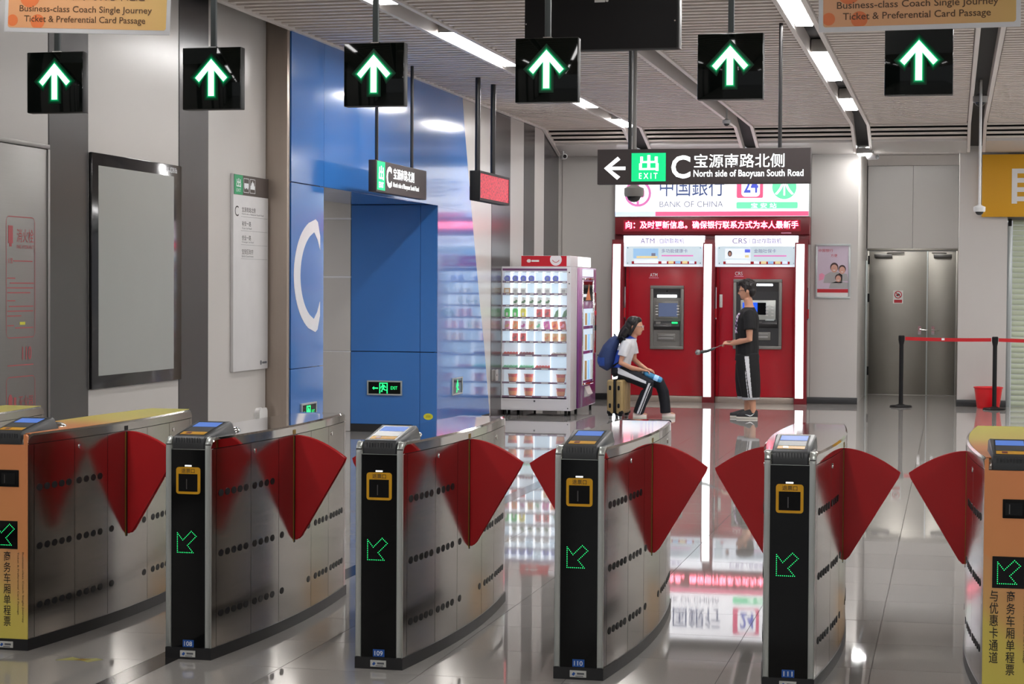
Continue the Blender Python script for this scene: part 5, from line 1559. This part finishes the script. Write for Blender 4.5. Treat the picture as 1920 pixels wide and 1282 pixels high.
for s, kx, hx in ((-1, .050, .068), (1, -.010, -.012)):
    pb.tube([(.018, s * .080, .80), (.03 if s < 0 else .0, s * .092, .64), (kx, s * .100, .48), (hx, s * .098, .33), (hx + .006, s * .096, .238)], [(.098, .140), (.106, .146), (.100, .138), (.092, .122), (.082, .108)], 18)
pants = remesh('trousers', pb, ['cloth_black', 'cloth_white', 'cloth_grey'], t, .0052, 8)
def pants_paint(c):
    if c.z < .268: return 2
    if c.y < -.10 and c.z < .775:
        u = (.775 - c.z) / .52
        x = .022 + .062 * u
        if abs(c.x - x) < .027 - .014 * u: return 1
        if u > .35 and abs(c.x - x + .034) < .004: return 1
    return 0
paint(pants, pants_paint)
shoe('shoe', .155, -.105, -.085, .100, t, 'shoe_black', 'shoe_sole', swoosh=True)
shoe('shoe', .050, -.205, .085, .088, t, 'shoe_black', 'shoe_sole')

t = thing('selfie_stick', (-2.76, 23.865, .93), 'thin stick with dark grip and grey ball end, held out by the standing person', 'selfie stick')
obj('rod', MB().tube([(.03, 0, .005), (-.17, -.01, -.075)], .0045, 8), 'steel_dark', t)
obj('grip', MB().tube([(-.13, -.008, -.062), (-.22, -.012, -.098), (-.30, -.014, -.112)], [.014, .018, .022], 12), 'charcoal', t)
obj('ball_end', MB().ell((-.338, -.015, -.116), (.036, .036, .036), 16), 'silver_plastic', t)

# ---- seated person on the suitcase
WR = (-3.9, 23.60, 0)
t = thing('person', WR, 'seated person with dark hair and white and blue sports shirt, sitting on a suitcase', 'person')
b = MB()
ring_x(b, [(-.130, 0, .535, .135, .100), (-.125, 0, .60, .140, .105), (-.105, 0, .70, .118, .088), (-.070, 0, .82, .130, .095), (-.030, 0, .915, .130, .082), (.000, 0, .960, .075, .060), (.020, 0, .990, .048, .046), (.040, 0, 1.06, .044, .046)])
head(b, .048, 1.130, 1)
for s in (-1, 1):
    if s < 0: pts = [(-.035, -.09, .925), (-.035, -.145, .915), (-.075, -.178, .80), (-.100, -.190, .685), (.03, -.165, .625), (.145, -.105, .600)]
    else: pts = [(-.02, .09, .925), (-.01, .145, .915), (.005, .170, .81), (.01, .175, .715), (.11, .115, .640), (.185, .045, .605)]
    b.tube(pts, [.042, .046, .038, .034, .031, .023], 12)
    w = pts[-1]
    kn = (w[0] + .062, w[1] - s * -.0 + (.03 if s < 0 else -.02), w[2] - .012)
    hand(b, w, kn, (kn[0] + .050, kn[1], kn[2] - .022), (kn[0] + .018, kn[1] - s * .03, kn[2] - .022), s, .0078)
for s, pth in ((-1, [(-.125, -.085, .560), (.06, -.105, .515), (.245, -.115, .420), (.205, -.110, .30), (.115, -.098, .10), (.105, -.095, .05)]), (1, [(-.125, .085, .560), (.12, .095, .520), (.345, .095, .430), (.385, .092, .30), (.425, .085, .10), (.425, .085, .05)])):
    b.tube(pth, [.085, .076, .058, .050, .034, .034], 14)
    b.ell((pth[-1][0] + .045, pth[-1][1], .045), (.080, .032, .028), 12)
remesh('body', b, 'skin', t, .0085, 4)
face_details(t, (.048, 1.130), 1, 'glasses')
hb = MB()
hb.ell((.028, 0, 1.185), (.095, .085, .082), 18)
hb.ell((-.022, 0, 1.130), (.066, .082, .095), 16)
for s in (-1, 1):
    hb.tube([(.085, s * .055, 1.215), (.070, s * .078, 1.165), (.030, s * .084, 1.09), (-.01, s * .08, 1.03)], [.022, .018, .020, .022], 8)
    hb.tube([(-.03, s * .05, 1.10), (-.085, s * .05, 1.03), (-.120, s * .045, .965)], [.052, .046, .026], 10)
hb.tube([(-.03, 0, 1.12), (-.095, 0, 1.05), (-.140, 0, .965), (-.150, 0, .925)], [.07, .062, .046, .018], 12)
hb.ell((.072, 0, 1.208), (.060, .072, .048), 16)
remesh('hair', hb, 'hair', t, .006, 3)
sb = MB()
ring_x(sb, [(-.128, 0, .555, .148, .112), (-.122, 0, .62, .146, .112), (-.102, 0, .72, .138, .108), (-.066, 0, .83, .146, .108), (-.028, 0, .920, .140, .092), (.004, 0, .968, .082, .066), (.022, 0, 1.005, .056, .054)])
sb.tube([(-.03, -.09, .92), (-.035, -.145, .915), (-.062, -.168, .84), (-.082, -.178, .768)], [.055, .060, .060, .062], 14)
sb.tube([(-.02, .09, .92), (-.01, .145, .915), (.0, .165, .85), (.006, .172, .79)], [.055, .060, .060, .062], 14)
tee = remesh('sports_shirt', sb, ['cloth_white', 'cloth_blue'], t, .0055, 8)
def shirt_paint(c):
    if c.z > .982: return 1
    if c.z < .640 + .15 * max(0, c.x + .12): return 1
    if c.x < -.090 + .10 * (c.z - .66) and c.z < .84 and abs(c.y) < .16: return 1
    return 0
paint(tee, shirt_paint)
pb = MB()
ring_x(pb, [(-.130, 0, .625, .150, .116), (-.130, 0, .56, .156, .122), (-.120, 0, .53, .145, .105)])
legs = ([(-.120, -.085, .560), (.06, -.108, .512), (.245, -.118, .415), (.215, -.114, .32), (.150, -.105, .18), (.110, -.098, .060)], [(-.120, .085, .560), (.12, .098, .520), (.345, .098, .425), (.392, .095, .32), (.415, .090, .18), (.425, .086, .060)])
for p in legs:
    pb.tube(p, [(.098, .098), (.092, .090), (.080, .078), (.074, .072), (.066, .066), (.066, .066)], 16)
pants = remesh('tracksuit_trousers', pb, ['cloth_navy', 'cloth_white'], t, .0052, 8)
def trk_paint(c):
    if c.y < -.125:
        if c.x < .22 and c.z > .36:
            u = (c.x + .10) / .34
            zl = .575 - .135 * u
            if u > -.12 and abs(c.z - zl) < .036 - .022 * max(0, u): return 1
        if c.z < .44:
            u = (.44 - c.z) / .38
            xl = .262 - .150 * u
            if abs(c.x - xl) < .012 or (u > .1 and abs(c.x - xl - .030) < .004): return 1
    return 0
paint(pants, trk_paint)
shoe('shoe', .050, .215, -.097, .062, t, 'shoe_pale', 'shoe_sole', d=1)
shoe('shoe', .385, .545, .086, .062, t, 'shoe_pale', 'shoe_sole', d=1)

t = thing('backpack', (-4.08, 23.60, .58), 'dark blue backpack on the back of the seated person', 'backpack')
bp = MB()
ring_x(bp, [(-.075, 0, .03, .105, .060), (-.115, 0, .085, .150, .115), (-.120, 0, .17, .158, .118), (-.085, 0, .28, .150, .095), (-.030, 0, .37, .125, .070), (.005, 0, .42, .085, .040)])
bpo = remesh('bag', bp, ['pack_navy', 'pack_blue'], t, .009, 4)
paint(bpo, lambda c: 1 if (c.z < .17 and c.x < -.13 and c.z > .06) else 0)
for s in (-1, 1):
    obj('shoulder_strap', MB().tube([(.02, s * .085, .40), (.085, s * .098, .425), (.135, s * .105, .37), (.112, s * .118, .24), (.045, s * .125, .10), (-.03, s * .12, .06)], [(.030, .008)] * 6, 8), 'cloth_navy', t)
obj('top_loop', MB().tube([(-.01, -.03, .41), (-.035, -.02, .455), (-.035, .02, .455), (-.01, .03, .41)], .007, 8), 'cloth_navy', t)
obj('front_pocket', MB().ell((-.20, 0, .13), (.045, .11, .08), 16), 'pack_blue', t)
obj('zip', MB().tube([(-.232, -.07, .185), (-.246, 0, .195), (-.232, .07, .185)], .004, 6), 'black_matte', t)

t = thing('water_bottle', (-3.735, 23.53, .565), 'pale blue water bottle lying in the hands of the seated person', 'bottle')
A, B_ = Vector((.0, 0, .0)), Vector((.235, .01, -.095))
d_ = B_ - A
obj('bottle', MB().tube([A + d_ * u for u in (0, .04, .12, .45, .5, .55, .9, .97, 1)], [.012, .013, .034, .036, .033, .036, .036, .030, .012], 16), 'bottle_blue', t)
obj('cap', MB().tube([A - d_ * .06, A + d_ * .01], .0155, 12), 'text_white', t)
obj('label_band', MB().tube([A + d_ * .58, A + d_ * .80], .0368, 16), 'print_sky', t)

# ---- gold suitcase
t = thing('suitcase', (-4.035, 23.50, 0), 'gold hard-shell suitcase under the seated person', 'suitcase', rz=radians(-9))
hx, hy, z0, z1 = .105, .165, .058, .478
for s in (-1, 1):
    a, b_ = sorted((s * .012, s * hx))
    obj('shell', MB().box(a, -hy, z0, b_, hy, z1), 'case_gold', t, bevel=.028, seg=4)
obj('zip_band', MB().box(-.014, -hy - .003, z0 + .004, .014, hy + .003, z1 + .003), 'black_satin', t, bevel=.006)
for s in (-1, 1):
    for k, z in enumerate((z0 + .10, z1 - .10)):
        obj('stud', MB().prism(rrect(s * .056 - .012, z - .026, s * .056 + .012, z + .026, .011), 'xz', -hy - .008, -hy + .004), 'black_satin', t, bevel=.003)
    for y in (-.125, .125):
        w_ = obj('wheel_fork', MB().box(s * .066 - .022, y - .028, .030, s * .066 + .022, y + .028, .068), 'black_satin', t, bevel=.006)
        obj('wheel', MB().tube([(s * .066 - .014, y, .022), (s * .066 + .014, y, .022)], .022, 16), 'silver_plastic', w_)
    for y in (-hy + .03, hy - .03):
        obj('corner_guard', MB().box(s * (hx - .03) - .026, y - .030, z0 - .004, s * (hx - .03) + .030, y + .030, z0 + .045), 'black_satin', t, bevel=.014, seg=3)
for k in range(3):
    obj('groove', MB().box(hx - .004, -.10 + .09 * k, z0 + .05, hx + .004, -.08 + .09 * k, z1 - .05), 'case_gold', t, bevel=.004)
obj('carry_handle', MB().tube([(0, -.05, z1), (0, -.045, z1 + .012), (0, .045, z1 + .012), (0, .05, z1)], .008, 8), 'black_satin', t)
make_texts()
